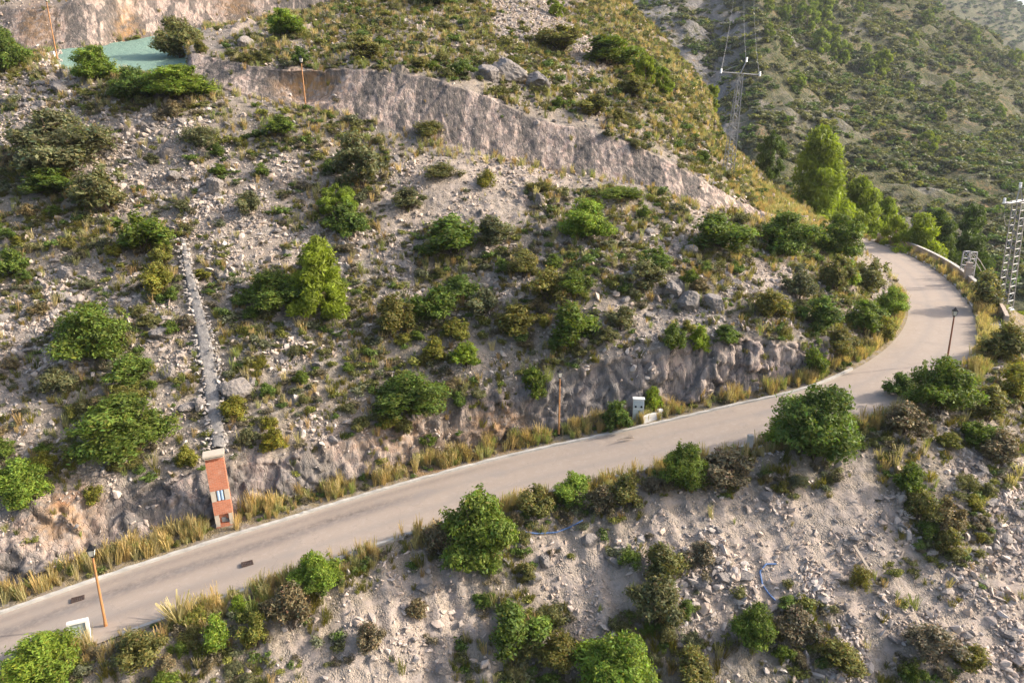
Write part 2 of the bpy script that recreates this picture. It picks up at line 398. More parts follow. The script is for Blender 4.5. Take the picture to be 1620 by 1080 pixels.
J = tab([(-770, 80, 82), (-430, 85, 80), (20, 96, 73), (165, 100, 73), (286, 100, 74), (303, 86, 69), (450, 112, 68), (575, 112, 67.5), (710, 133, 67.5), (855, 190, 67.5), (1005, 232, 67.5), (1112, 288, 68), (1200, 333, 71.5), (1270, 350, 79.5), (1325, 374, 91), (1250, 350, 107)])
Kc = tab([(-780, 75, 85), (-440, 78, 83), (22, 90, 76), (175, 88, 77), (289, 85, 79), (306, 72, 72), (465, 65, 74), (590, 55, 78), (720, 75, 76), (880, 120, 77), (1030, 165, 78), (1112, 235, 77), (1185, 300, 78), (1255, 335, 84), (1310, 360, 96), (1240, 343, 110)])
L = tab([(-785, 72, 88), (-445, 75, 85), (25, 84, 79), (188, 75, 81), (295, 70, 84), (318, 60, 78), (480, 35, 84), (605, 5, 88), (740, 5, 92), (900, 60, 92), (1045, 110, 95), (1112, 175, 93), (1165, 255, 90), (1235, 315, 92), (1290, 345, 103), (1230, 335, 114)])
Mm = tab([(-790, 68, 90), (-450, 72, 87), (30, 82, 80), (205, 64, 85), (305, 49, 89), (330, 45, 90), (500, 16, 95), (625, -60, 100), (780, -80, 110), (960, -20, 118), (1058, 72, 115), (1112, 132, 112), (1138, 205, 108), (1205, 275, 105), (1265, 320, 112), (1220, 330, 118)])
Nn = tab([(-790, -60, 92.5), (-450, -50, 89.5), (40, 12, 82), (215, -50, 87.5), (310, -60, 91.5), (340, -65, 92.5), (520, -85, 98), (640, -140, 110), (800, -150, 122)] + [(0, 0, 1)] * 7)
for k in range(9, K): Nn[k] = Mm[k] + (7, 13, -7)
O = Nn + np.array([0, 20, 9.0]) * (np.arange(K) < 9)[:, None] + np.array([16, 30, -24.0]) * (np.arange(K) >= 9)[:, None]
G1 = E * .67 + H * .33 + UP * .35; G2 = E * .33 + H * .67 - UP * .35
curves = [A4, A3, A2, A1, B1, B, C, D, E, G1, G2, H, I, J, Kc, L, Mm, Nn, O]
nrow = [22, 60, 75, 80, 10, 14, 14, 30, 75, 75, 75, 22, 45, 60, 55, 40, 70, 20]
names = ['a4', 'a3', 'a2', 'a1', 'verge', 'road', 'inner', 'cut', 's1', 's2', 's3', 'bench', 'cliff', 'knoll', 'upper', 'ramp', 'crag', 'back']
arc = np.concatenate([[0], np.cumsum(np.linalg.norm(np.diff(C, axis=0), axis=1))])
NU = 800
# denser where the terrace meets the cliff end
ku = np.interp(np.linspace(0, 1, NU), (arc / arc[-1]) * .72 + np.arange(K) / (K - 1) * .28, np.arange(K))
def spline_u(Cv):
    m = np.zeros_like(Cv); d = np.diff(Cv, axis=0)
    m[1:-1] = (Cv[2:] - Cv[:-2]) / 2; m[0] = d[0]; m[-1] = d[-1]
    m[3:7] = np.where(np.sign(d[2:6]) == np.sign(d[3:7]), np.sign(d[2:6]) * np.minimum(np.abs(d[2:6]), np.abs(d[3:7])), 0)
    i = np.clip(ku.astype(int), 0, K - 2); f = (ku - i)[:, None]
    p0, p1, m0, m1 = Cv[i], Cv[i + 1], m[i], m[i + 1]
    return (2 * f**3 - 3 * f**2 + 1) * p0 + (f**3 - 2 * f**2 + f) * m0 + (-2 * f**3 + 3 * f**2) * p1 + (f**3 - f**2) * m1
dense = [spline_u(c) for c in curves]
rows, strip, vt = [], [], []
for s, (a, b, n) in enumerate(zip(dense, dense[1:], nrow)):
    for j in range(n):
        rows.append(a + (b - a) * (j / n)); strip.append(s); vt.append(j / n)
rows.append(dense[-1]); strip.append(len(nrow) - 1); vt.append(1.0)
P = np.array(rows); strip = np.array(strip); vt = np.array(vt); NV = len(P)
SI = {n: i for i, n in enumerate(names)}
vv = (strip + vt)[:, None] * np.ones((1, NU)); uu = np.ones((NV, 1)) * ku[None, :]
px0, py0, dep0 = project(P)
def sm(x, a, b):
    t = np.clip((x - a) / (b - a), 0, 1); return t * t * (3 - 2 * t)
# how far up each place counts as rock face
wob = fbm(P / 3.0, 3) * .12
rock = np.zeros((NV, NU))
cs = SI['cliff']
rock += sm(vv, cs - .10, cs + .04) * (1 - sm(vv + wob * 1.2, cs + 1.0, cs + 1.04)) * sm(uu, 4.3, 5.0) * (1 - sm(uu, 12.2, 12.9))
cu = SI['cut']
cutm = sm(vv, cu - .15, cu + .05) * (1 - sm(vv + wob * 2.5, cu + .9, cu + 1.08)) * (1 - sm(uu, 10.1, 10.7)) * sm(uu, .2, .8)
gap = np.exp(-((uu - 5.6) / 1.0) ** 2)                               # crumbled stretch by the verge
rock += cutm * (1 - .25 * gap)
cr = SI['crag']
rock += sm(vv, cr - .05, cr + .05) * (1 - sm(vv + wob * 2, cr + .92, cr + 1.02)) * (1 - sm(uu, 6.6, 7.5))
rock = np.clip(rock, 0, 1)
# normal of the undisturbed surface
def normals(Q):
    du = np.gradient(Q, axis=1); dv = np.gradient(Q, axis=0); n = np.cross(du, dv)
    return n / (np.linalg.norm(n, axis=2, keepdims=True) + 1e-9)
Nrm = normals(P)
flat = sm(vv, SI['verge'] - .0, SI['verge'] + .8) * (1 - sm(vv, SI['inner'] + .75, SI['inner'] + 1.0))
ramp_m = sm(vv, SI['bench'] + .9, SI['cliff'] + .3) * (1 - sm(vv, SI['ramp'] + .8, SI['ramp'] + 1.0)) * (1 - sm(uu, 4.25, 4.7))
soft = (1 - flat) * (1 - .9 * ramp_m)
disp = soft * (1 - rock) * (.50 * fbm(P / 6.0, 3) + .24 * fbm(P / 1.6 + 9, 3) + .10 * fbm(P / .5 + 5, 2))
# little ledges of bedrock on the slope
ledge = sm(fbm(P / np.array([4.0, 4.0, 2.0]) + 31, 3), .18, .42) * (1 - rock) * soft * sm(vv, SI['s1'], SI['s1'] + .3)
led = ledge * (np.abs(perlin(P / np.array([1.6, 1.6, .8]))) * .55)
disp += led
q = P / np.array([.95, .95, 7.0])
rk = (rock > .02) | (ledge > .05)
wp = P + .5 * np.stack([fbm(P / 1.5, 2), fbm(P / 1.5 + 7, 2), fbm(P / 1.5 + 13, 2)], -1)
blk = np.zeros((NV, NU))
a_, b_, c_ = worley(wp[rk] / np.array([2.0, 2.0, 3.4])); d_, e_, f_ = worley(wp[rk] / np.array([.75, .75, 1.1]) + 20)
blk[rk] = .8 * a_ + .55 * c_ - .22 * np.exp(-(b_ / .06) ** 2) + .34 * d_ + .34 * f_ - .10 * np.exp(-(e_ / .08) ** 2)
bigc = (vv > cs - .3) * 1.0
disp += rock * soft * ((.22 - .12 * bigc) * fbm(q, 3, ridged=True) + (.40 - .25 * bigc) * fbm(P / 3.2 + 4, 3) + (.09 - .05 * bigc) * fbm(P / .5 + 2, 2) + blk * (.66 - .53 * bigc))
disp += ledge * .7 * blk
# furrows down the scree
sc_m = (vv < SI['verge']) * 1.0
tc = np.tile(np.interp(ku, np.arange(K), arc)[None, :], (NV, 1))
disp += soft * sc_m * .36 * fbm(np.stack([tc / 2.4, vv * .5, tc * 0], -1), 3, ridged=True)
P = P + Nrm * disp[..., None]
# rocky recess with orange earth behind the lamp on the bench
rec = np.exp(-(((px0 - 480) / 42) ** 2)) * np.exp(-(((py0 - 135) / 24) ** 4)) * (vv > cs - .05) * (vv < cs + 1)
P = P + Nrm * (-1.3 * rec)[..., None]
roadm = (strip == SI['road'])[:, None] * np.ones((1, NU))
P[..., 2] -= roadm * .08
PX, PY, DEP = project(P)
# ------------ colours by zone
ZR = ("cccccccmmdmmdrryyy.........",
      "d...dcmmmmmmmddryyy........",
      "ssmddmccmccccmmmdyyy.......",
      "rrrrrsmmmmccccccmyyyy......",
      "ddrrrssrmdsppppcccmyyd.....",
      "dddssrrsmmppppmmmmpyggdd...",
      "mmmdmsrrrssdmmsmmsdmmddd...",
      "msssmmsdddsmmsmmdsmspmdR...",
      "ssdmsmmsmmddmmmmpssmmdddRRg",
      "ssdsrmmsmmmdpmmmsccmmggRRmm",
      "smddsmmmmmdmmmccccggRRdddmm",
      "smddssmmssmsmmcgggRRddddmmm",
      "ddsmmmccccmggRRRdmmdddpgmrm",
      "ssssmcggggRRRdddmpppppprddr",
      "sgggggRRRddmddppsprppprsddr",
      "ggRRRRRRddpppmppprrrprpsprp",
      "RRdmmddddppppddpddrsddrrrpr",
      "ddmmmmmsppppmmdmmddmmmrmmrr")
ZR = tuple((r[:3] + r[3:].replace('.', 'y')) if n else r.replace('.', 'y') for n, r in enumerate(ZR))
ZG = np.array([[ord(c) for c in (r + "." * 27)[:27]] for r in ZR])
jx = PX + 38 * fbm(P / 1.7 + 50, 2); jy = PY + 32 * fbm(P / 1.7 + 80, 2)
zi = np.clip((jy / 60).astype(int), 0, 17); zj = np.clip((jx / 60).astype(int), 0, 26)
ZC = ZG[zi, zj]
off = (PX < -60) | (PX > 1680) | (PY > 1140) | (PY < -60)
def zmap(d, default=0.0):
    out = np.full(ZC.shape, default)
    for k, v in d.items(): out[ZC == ord(k)] = v
    return out
def blur(a, n=6):
    for ax in (0, 1):
        k = np.ones(2 * n + 1) / (2 * n + 1)
        a = np.apply_along_axis(lambda r: np.convolve(np.pad(r, n, mode='edge'), k, 'valid'), ax, a)
    return a
pale = blur(zmap({'p': 1, 'r': .6, 's': .42, 'm': .16, 'c': .4, 'd': .06, 'y': .15, 'g': .15}, .3))
dry = blur(zmap({'g': 1, 'y': .8, 'm': .45, 'd': .5, 's': .15}, .25))
scree = sm(-vv, -SI['verge'] - .3, -SI['verge'] + .3)
pale = np.clip(pale + .25 * scree * (1 - dry), 0, 1)
fm = ((strip == SI['inner'])[:, None]) * np.ones((1, NU)); dry = np.clip(dry + fm, 0, 1)
def spot(x, y, rx, ry): return np.exp(-(((PX - x) / rx) ** 2 + ((PY - y) / ry) ** 2))
earth = np.clip(spot(490, 135, 45, 22) + .9 * spot(790, 670, 45, 35) + .5 * spot(640, 690, 110, 30) + .8 * spot(110, 800, 50, 30) + .7 * spot(90, 840, 60, 25)
                + .7 * spot(200, 55, 18, 45) + .6 * spot(60, 40, 30, 40) + .5 * spot(370, 12, 30, 15) + .35 * spot(700, 745, 60, 20), 0, 1)
green = sm(vv, SI['bench'] + .86, SI['bench'] + .98) * (1 - sm(vv, SI['ramp'] + .955, SI['ramp'] + .985)) * sm(PX + 8 * fbm(P / 2, 2), 88, 98) * (1 - sm(uu, 4.3, 4.75))
gd = rock * np.clip(spot(760, 590, 260, 60) + spot(470, 770, 130, 60) + spot(960, 610, 110, 60) + .5 * spot(200, 830, 160, 40), 0, 1)   # the lower cut is a darker grey rock
gd = np.maximum(gd, .5 * cutm * (1 - gap * .6))
rock_c = np.clip(rock + .55 * ledge, 0, 1)
hv = P.reshape(-1, 3)
idx = np.arange(NV * NU).reshape(NV, NU)
HF = np.stack([idx[:-1, :-1], idx[:-1, 1:], idx[1:, 1:], idx[1:, :-1]], -1).reshape(-1, 4)
zone_rgb = np.stack([rock_c, pale, green], -1).reshape(-1, 3); veg_rgb = np.stack([dry, earth, gd], -1).reshape(-1, 3)
hill = link("hillside", mesh_np("hillside", hv, HF, M['hill'], True, {"zone": zone_rgb, "veg": veg_rgb}))
tag(hill, kind="structure")
BVH = BVHTree.FromPolygons(hv.tolist(), HF.tolist())
def hit(px, py):
    r = ray(px, py); h = BVH.ray_cast(Vector((0, 0, 0)), r.normalized())
    return (h[0], h[1]) if h[0] is not None else (r * 90, Vector((0, 0, 1)))
def drop(x, y, ztop=60):
    h = BVH.ray_cast(Vector((x, y, ztop)), Vector((0, 0, -1)))
    return h[0] if h[0] is not None else Vector((x, y, -20))
def depth(p): return p.y * CP - p.z * SP

# ------------------------------------------------------------------ far mountains
def lofted(cols, table, nu, nv):
    Tb = np.array([[at_depth(c, y, z) for c, (y, z) in zip(cols, r)] for r in table])
    R, Cn = Tb.shape[:2]
    def interp(A, n, axis):
        m = A.shape[axis]; x = np.linspace(0, m - 1, n); i = np.clip(x.astype(int), 0, m - 2); f = x - i
        f = f * f * (3 - 2 * f) * .35 + f * .65
        sh = [1, 1, 1]; sh[axis] = n; f = f.reshape(sh)
        return np.take(A, i, axis) * (1 - f) + np.take(A, i + 1, axis) * f
    return interp(interp(Tb, nv, 0), nu, 1)
mc = [780, 940, 1050, 1125, 1195, 1300, 1450, 1620, 1800, 2050]
mt = [[(420, 215), (400, 205), (400, 195), (430, 175), (470, 165), (520, 150), (640, 130), (720, 115), (760, 110), (800, 105)],
      [(230, 250), (230, 240), (210, 226), (230, 222), (270, 195), (330, 188), (400, 172), (450, 160), (480, 155), (500, 150)],
      [(60, 320), (60, 310), (60, 292), (95, 285), (130, 245), (200, 243), (270, 232), (320, 222), (350, 215), (380, 210)],
      [(-80, 380), (-70, 370), (-60, 352), (-30, 345), (10, 300), (90, 318), (150, 318), (210, 312), (260, 305), (300, 300)],
      [(-300, 470), (-260, 460), (-220, 440), (-150, 430), (-100, 400), (-50, 430), (2, 440), (110, 430), (205, 420), (280, 410)],
      [(-290, 560), (-250, 550), (-210, 530), (-140, 520), (-90, 490), (-40, 520), (20, 540), (135, 520), (230, 500), (300, 490)]]
Pm = lofted(mc, mt, 420, 360)
nm = normals(Pm)
dm = 7.0 * fbm(Pm / 60, 3, ridged=True) + 3.2 * fbm(Pm / 18 + 3, 4) + .9 * fbm(Pm / 4 + 8, 3)
Pm = Pm + nm * dm[..., None]
mx, my, mz = project(Pm)
mrock = np.clip(sm(1190 - mx, -10, 60) * .9 + np.exp(-(((mx - 1400) / 130) ** 2 + ((my - 400) / 60) ** 2)) * .8 + np.exp(-(((mx - 1300) / 90) ** 2 + ((my - 190) / 40) ** 2)) * .5 + sm(fbm(Pm / 30 + 12, 3), .15, .4) * .6, 0, 1)
mi = np.arange(Pm.shape[0] * Pm.shape[1]).reshape(Pm.shape[:2])
MF = np.stack([mi[:-1, :-1], mi[:-1, 1:], mi[1:, 1:], mi[1:, :-1]], -1).reshape(-1, 4)
mo = link("mountain", mesh_np("mountain", Pm, MF, M['mountain'], True, {"zone": np.repeat(mrock.reshape(-1, 1), 3, 1)})); tag(mo, kind="structure")
MBVH = BVHTree.FromPolygons(Pm.reshape(-1, 3).tolist(), MF.tolist())
def mhit(px, py):
    r = ray(px, py); h = MBVH.ray_cast(Vector((0, 0, 0)), r.normalized())
    return h[0] if h[0] is not None else r * 200
fc = [1250, 1400, 1500, 1585, 1640, 1720, 1850, 2100]
ft = [[(260, 650)] * 8,
      [(60, 800), (90, 800), (110, 800), (130, 790), (150, 790), (170, 780), (200, 770), (230, 760)],
      [(-160, 1000), (-110, 1000), (-55, 1000), (0, 1000), (30, 1000), (65, 990), (110, 980), (170, 960)],
      [(-120, 1200), (-80, 1200), (-20, 1200), (30, 1200), (60, 1200), (100, 1190), (140, 1180), (190, 1160)]]
Pf = lofted(fc, ft, 200, 160); Pf = Pf + normals(Pf) * (9 * fbm(Pf / 90, 4, ridged=True) + 2.5 * fbm(Pf / 14, 3))[..., None]
fi = np.arange(Pf.shape[0] * Pf.shape[1]).reshape(Pf.shape[:2])
FF = np.stack([fi[:-1, :-1], fi[:-1, 1:], fi[1:, 1:], fi[1:, :-1]], -1).reshape(-1, 4)
tag(link("mountain", mesh_np("far_mountain", Pf, FF, M['mountain'], True, {"zone": np.zeros((Pf.shape[0] * Pf.shape[1], 3))})), kind="structure")

# ------------------------------------------------------------------ road, kerbs
rC, rB = dense[6], dense[5]
NR = 25
tt = np.linspace(0, 1, NR)
R = rC[None] + (rB - rC)[None] * tt[:, None, None]
R[..., 2] += .02 * np.sin(np.pi * tt)[:, None]
rpx, rpy, _ = project(R)
t2 = np.repeat(tt[:, None], NU, 1)
along = tc[:1] * np.ones((NR, 1))
wig = .05 * perlin(np.stack([along / 9, t2 * 0, t2 * 0], -1))
stain = np.exp(-((t2 - .32 - wig) / .10) ** 2) * (1 - sm(rpx, 560, 780)) * 1.0 + np.exp(-((t2 - .10) / .07) ** 2) * (1 - sm(rpx, 700, 900)) * .55
stain += .45 * np.exp(-((t2 - .70 - wig) / .07) ** 2) * (1 - sm(rpx, 250, 520))
track = np.exp(-((t2 - .33 + wig) / .05) ** 2) * .6 + np.exp(-((t2 - .66 + wig) / .06) ** 2) * .6 + .5 * sm(fbm(R / 2.5, 3), .12, .3)
lane = np.stack([t2, np.clip(stain, 0, 1), np.clip(track, 0, 1)], -1).reshape(-1, 3)
ri = np.arange(NR * NU).reshape(NR, NU)
RF = np.stack([ri[:-1, :-1], ri[1:, :-1], ri[1:, 1:], ri[:-1, 1:]], -1).reshape(-1, 4)
tag(link("road", mesh_np("road", R, RF, M['road'], True, {"lane": lane})), kind="structure")
def sweep(name, line, off_dir, prof, mat):
    """prof: (offset along off_dir, z) closed section swept along line"""
    n = len(prof); L_ = len(line)
    V = np.stack([line + off_dir * o + UP * z for o, z in prof], 1).reshape(-1, 3)
    ii = np.arange(L_ * n).reshape(L_, n); F = []
    for k in range(n):
        F.append(np.stack([ii[:-1, k], ii[1:, k], ii[1:, (k + 1) % n], ii[:-1, (k + 1) % n]], -1))
    F = np.concatenate(F)
    caps = np.array([ii[0, [0, 1, 2, 3]], ii[-1, [3, 2, 1, 0]]])
    return mesh_np(name, V, np.concatenate([F, caps]), mat, False)
dT = np.gradient(rC, axis=0); dT[:, 2] = 0; dT /= np.linalg.norm(dT, axis=1)[:, None]
dOUT = np.stack([dT[:, 1], -dT[:, 0], np.zeros(NU)], 1)
def wobble(line, a): return line + UP * (a * perlin(np.stack([np.arange(len(line)) / 5., np.zeros(len(line)), np.zeros(len(line))], -1)))[:, None]
w0 = np.searchsorted(ku, 10.4)
tag(link("kerb", sweep("inner_kerb", wobble(rC[:w0], .06), -dOUT[:w0], [(0, -.1), (0, .12), (.2, .14), (.2, -.1)], M['kerb'])), kind="structure")
w1, w2 = np.searchsorted(ku, 2.0), np.searchsorted(ku, 13.5)
tag(link("kerb", sweep("outer_kerb", wobble(rB[w1:w2], .03), dOUT[w1:w2], [(0, -.1), (0, .14), (.2, .14), (.2, -.1)], M['kerb'])), kind="structure")
s1, s2 = np.searchsorted(ku, 12.15), np.searchsorted(ku, 14.3)
tag(link("pavement", sweep("pavement", rB[s1:s2], dOUT[s1:s2], [(.204, -.1), (.204, .13), (1.25, .13), (1.25, -.3)], M['concrete'])), kind="structure")

# ------------------------------------------------------------------ plants: prototype meshes
def leaves(cen, nrm, size, aspect, tint, r, droop=.6):
    """one small quad per centre, facing near nrm"""
    n = len(cen)
    nr = nrm + r.normal(size=(n, 3)) * droop; nr /= np.linalg.norm(nr, axis=1)[:, None] + 1e-9
    t = np.cross(nr, r.normal(size=(n, 3))); t /= np.linalg.norm(t, axis=1)[:, None] + 1e-9
    b = np.cross(nr, t)
    s = (size * r.choice([.6, .8, 1.0, 1.25, 1.7], n) * r.uniform(.8, 1.2, n))[:, None]
    t = t * s; b = b * s * aspect
    V = np.stack([cen - t, cen - b * .8, cen + t, cen + b * .8], 1).reshape(-1, 3)
    F = np.arange(n * 4).reshape(-1, 4)
    return V, F, np.repeat(tint, 4)
def sphere_pts(n, r):
    p = r.normal(size=(n, 3)); return p / np.linalg.norm(p, axis=1)[:, None]
def bush_mesh(name, seed, form, mat, n_leaf=4200, leaf=.026):
    """unit bush: about 1 wide, 1 high, base at z=0"""
    r = np.random.default_rng(seed)
    lobes = []
    if form == 'round':
        for k in range(26):
            a = r.uniform(0, 2 * math.pi); d = r.uniform(.03, .40); h = r.uniform(.15, .86) * math.sqrt(max(.05, 1 - (d / .46) ** 2))
            lobes.append(((d * math.cos(a), d * math.sin(a), h), (r.uniform(.10, .21),) * 2 + (r.uniform(.09, .20),)))
        lobes.append(((0, 0, .36), (.36, .36, .36)))
        for k in range(4):
            a = r.uniform(0, 2 * math.pi); d = r.uniform(.1, .46); h = .95 * math.sqrt(max(.05, 1 - (d / .52) ** 2))
            lobes.append(((d * math.cos(a), d * math.sin(a), h), (.045, .045, .10)))
    elif form == 'low':
        for k in range(13):
            a = r.uniform(0, 2 * math.pi); d = r.uniform(.0, .38); h = r.uniform(.2, .5) * (1 - d)
            lobes.append(((d * math.cos(a), d * math.sin(a), h), (r.uniform(.10, .2),) * 2 + (r.uniform(.2, .42),)))
    else:                                                            # loose
        for k in range(17):
            a = r.uniform(0, 2 * math.pi); d = r.uniform(.0, .36); h = r.uniform(.2, .85) * (1.05 - d)
            lobes.append(((d * math.cos(a), d * math.sin(a), h), (r.uniform(.09, .17),) * 2 + (r.uniform(.12, .26),)))
    vol = np.array([l[1][0] ** 2 for l in lobes]); vol /= vol.sum()
    ncl = max(40, n_leaf // 11)
    li = r.choice(len(lobes), ncl, p=vol)
    lc = np.array([l[0] for l in lobes])[li]; lr = np.array([l[1] for l in lobes])[li]
    d = sphere_pts(ncl, r); d[:, 2] = np.where(d[:, 2] < -.3, -d[:, 2], d[:, 2])
    rad = r.uniform(.78, 1.10, ncl)[:, None]
    cc = lc + d * lr * rad
    ok = cc[:, 2] > .0; cc, d = cc[ok], d[ok]
    ltint = r.uniform(.72, 1.3, len(lobes)); ctint = r.uniform(.7, 1.3, len(cc)) * ltint[li[ok]]
    nl = 11
    spread = {'round': .026, 'low': .032, 'loose': .036}[form]
    cen = np.repeat(cc, nl, 0) + r.normal(size=(len(cc) * nl, 3)) * spread
    nr = np.repeat(d, nl, 0)
    # leaves through the inside, so that no light leaks straight through
    ni = n_leaf // 5
    li2 = r.choice(len(lobes), ni, p=vol)
    ci = np.array([l[0] for l in lobes])[li2] + sphere_pts(ni, r) * np.array([l[1] for l in lobes])[li2] * r.uniform(.2, .75, ni)[:, None]
    ci[:, 2] = np.abs(ci[:, 2])
    tint = np.concatenate([np.repeat(ctint, nl) * r.uniform(.8, 1.2, len(cc) * nl), r.uniform(.6, 1.0, ni)])
    sz = np.concatenate([np.full(len(cen), leaf), np.full(ni, leaf * 1.9)])
    dead = r.random(len(tint)) < .035
    V, F, tn = leaves(np.concatenate([cen, ci]), np.concatenate([nr, sphere_pts(ni, r)]), sz, .55 if form != 'low' else .35, tint, r)
    hue = r.normal(0, .12, len(tint)); rgb = np.stack([tint * (1 + hue), tint, tint * (1 - hue * .5)], 1); rgb[dead] = np.array([1.5, 1.05, 1.3]) * .8
    tn = np.repeat(rgb, 4, 0)
    V[:, 2] = np.maximum(V[:, 2], -.05)
    # stems
    sv, sf = [], []
    for k in range(9):
        l = lobes[r.integers(len(lobes))]
        a = np.array([r.normal() * .03, r.normal() * .03, -.06]); b_ = np.array(l[0]); w = .012
        o = len(V) + len(sv)
        sv += [a + (w, 0, 0), a - (w, 0, 0), b_ - (w * .4, 0, 0), b_ + (w * .4, 0, 0), a + (0, w, 0), a - (0, w, 0), b_ - (0, w * .4, 0), b_ + (0, w * .4, 0)]
        sf += [[o, o + 1, o + 2, o + 3], [o + 4, o + 5, o + 6, o + 7]]
    mi_ = np.concatenate([np.zeros(len(F)), np.ones(len(sf))])
    V = np.concatenate([V, np.array(sv)]); F = np.concatenate([F, np.array(sf)]); tn = np.concatenate([tn, np.ones((len(sv), 3))])
    return mesh_np(name, V, F, None, False, tn, [mat, M['twig']], mi_)
FORMS = {'round': [], 'low': [], 'loose': []}
SHRUBS = {}
COLS = ['green', 'bright', 'olive', 'grey', 'yellow', 'brown']
for f in FORMS:
    for s in range(5):
        base = bush_mesh("shrub", 100 + s + 31 * len(f), f, M['green'], 6000 if f == 'round' else 4200)
        for c in COLS:
            me = base if c == 'green' else base.copy()
            me.materials[0] = M[c]; SHRUBS[(f, c, s)] = me
BIG = {}
for s in range(4):
    base = bush_mesh("shrub", 900 + s, 'round', M['green'], 15000, .0185)
    for c in ('green', 'olive', 'grey', 'bright'):
        me = base if c == 'green' else base.copy()
        me.materials[0] = M[c]; BIG[(c, s)] = me
def pine_parts(seed, form, n=15000):
    r = np.random.default_rng(seed)
    lob = []
    top = 1.0
    for k in range(84 if form == 'tall' else 50):
        h = .06 + .94 * r.random() ** (1.45 if form == 'tall' else 1.0)
        prof = (.42 * (1 - h) ** .65 + .05) if form == 'tall' else .46 * math.sqrt(max(.02, 1 - ((h - .5) / .55) ** 2))
        a = r.uniform(0, 2 * math.pi); d = prof * r.random() ** .5
        lob.append((d * math.cos(a), d * math.sin(a), h * .92, r.uniform(.075, .14)))
    lob = np.array(lob); lob[0] = (0, 0, .95, .08)
    w = lob[:, 3] ** 2; w /= w.sum(); li = r.choice(len(lob), n, p=w)
    d = sphere_pts(n, r); d[:, 2] = d[:, 2] * .75 + .1
    cen = lob[li, :3] + d * lob[li, 3:4] * r.uniform(.45, 1.1, n)[:, None]
    lt = r.uniform(.7, 1.3, len(lob))
    V, F, tn = leaves(cen, d, np.full(n, .030), .30, lt[li] * r.uniform(.8, 1.2, n), r, .8)
    crown = mesh_np("crown", V, F, None, False, tn, [M['pine']])
    b = MB()
    b.path([(0, 0, -.08), (.01, .0, .3), (-.01, .01, .65), (0, 0, .95)], [.022, .018, .012, .004], 7)
    for x, y, z, q in lob[::3]:
        b.path([(0, 0, max(.05, z - .16)), (x * .5, y * .5, z - .05), (x, y, z)], [.008, .006, .003], 5)
    bm = b.bm; me = bpy.data.meshes.new("trunk"); bm.to_mesh(me); bm.free(); me.materials.append(M['bark'])
    return crown, me
PINES = []
for s in range(4):
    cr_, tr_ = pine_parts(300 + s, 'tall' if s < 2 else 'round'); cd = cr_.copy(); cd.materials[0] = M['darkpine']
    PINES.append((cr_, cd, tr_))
used = set()
def shrub(pos, w, h, form, colr, label, cat="shrub", group=None, big=False, name="shrub", tilt=None):
    s = random.randrange(4 if big else 5)
    me = BIG[(colr, s)] if big else SHRUBS[(form, colr, s)]
    o = link(name, me)
    o.location = pos; o.scale = (w, w * random.uniform(.85, 1.1), h)
    o.rotation_euler = (random.uniform(-.08, .08), random.uniform(-.08, .08), random.uniform(0, 6.28))
    tag(o, label, cat, group); return o
def pine(pos, w, h, label, dark=False, group=None, v=None):
    k = random.randrange(4) if v is None else v
    c, cd, t = PINES[k]
    e = empty("pine_tree", pos, random.uniform(0, 6.28)); e.scale = (w, w, h)
    tag(e, label, "pine tree", group)
    link("crown", cd if dark else c, e); link("trunk", t, e)
    return e

# ------------------------------------------------------------------ rocks: prototypes
def rock_proto(seed, n=15, round_=False):
    r = np.random.default_rng(seed); bm = bmesh.new()
    p = sphere_pts(n, r) * (r.uniform(.8, 1.0, n)[:, None] if round_ else r.uniform(.62, 1.0, n)[:, None]) * np.array([1, r.uniform(.6, .95), r.uniform(.45, .8)])
    for q in p: bm.verts.new(q)
    g = bmesh.ops.convex_hull(bm, input=bm.verts)
    bmesh.ops.delete(bm, geom=[v for v in bm.verts if not v.link_faces], context='VERTS')
    bmesh.ops.triangulate(bm, faces=bm.faces)
    bm.verts.index_update()
    V = np.array([v.co[:] for v in bm.verts]); F = np.array([[v.index for v in f.verts] for f in bm.faces]); bm.free()
    return V, F
RP = [rock_proto(40 + s, 13 + s) for s in range(8)]
def big_rock(name, seed, rough=.16, n=4):
    """a finely divided rough boulder of unit radius, flat-ish facets and cracks"""
    bm = bmesh.new(); bmesh.ops.create_icosphere(bm, subdivisions=n, radius=1)
    V = np.array([v.co[:] for v in bm.verts])
    r = np.random.default_rng(seed); nrm = sphere_pts(16, r)
    dd = (V @ nrm.T); cut = r.uniform(.62, .95, 16)
    f = np.min(np.where(dd > .2, cut / np.maximum(dd, .2), 9), axis=1)
    V2 = V * np.minimum(f, 1.05)[:, None]
    V2 = V2 + V * (rough * fbm(V * 2.2 + seed * 3.1, 4, ridged=True) + .05 * fbm(V * 7 + seed, 3))[:, None]
    for v, c in zip(bm.verts, V2): v.co = c
    me = bpy.data.meshes.new(name); bm.to_mesh(me); bm.free(); me.materials.append(M['boulder'])
    return me
BOULD = [big_rock("rock", 60 + s, .14, 4) for s in range(6)]
def euler_np(a, b, c):
    ca, sa, cb, sb, cc, sc = np.cos(a), np.sin(a), np.cos(b), np.sin(b), np.cos(c), np.sin(c)
    Rm = np.empty((len(a), 3, 3))
    Rm[:, 0] = np.stack([cb * cc, sa * sb * cc - ca * sc, ca * sb * cc + sa * sc], 1)
    Rm[:, 1] = np.stack([cb * sc, sa * sb * sc + ca * cc, ca * sb * sc - sa * cc], 1)
    Rm[:, 2] = np.stack([-sb, sa * cb, ca * cb], 1)
    return Rm
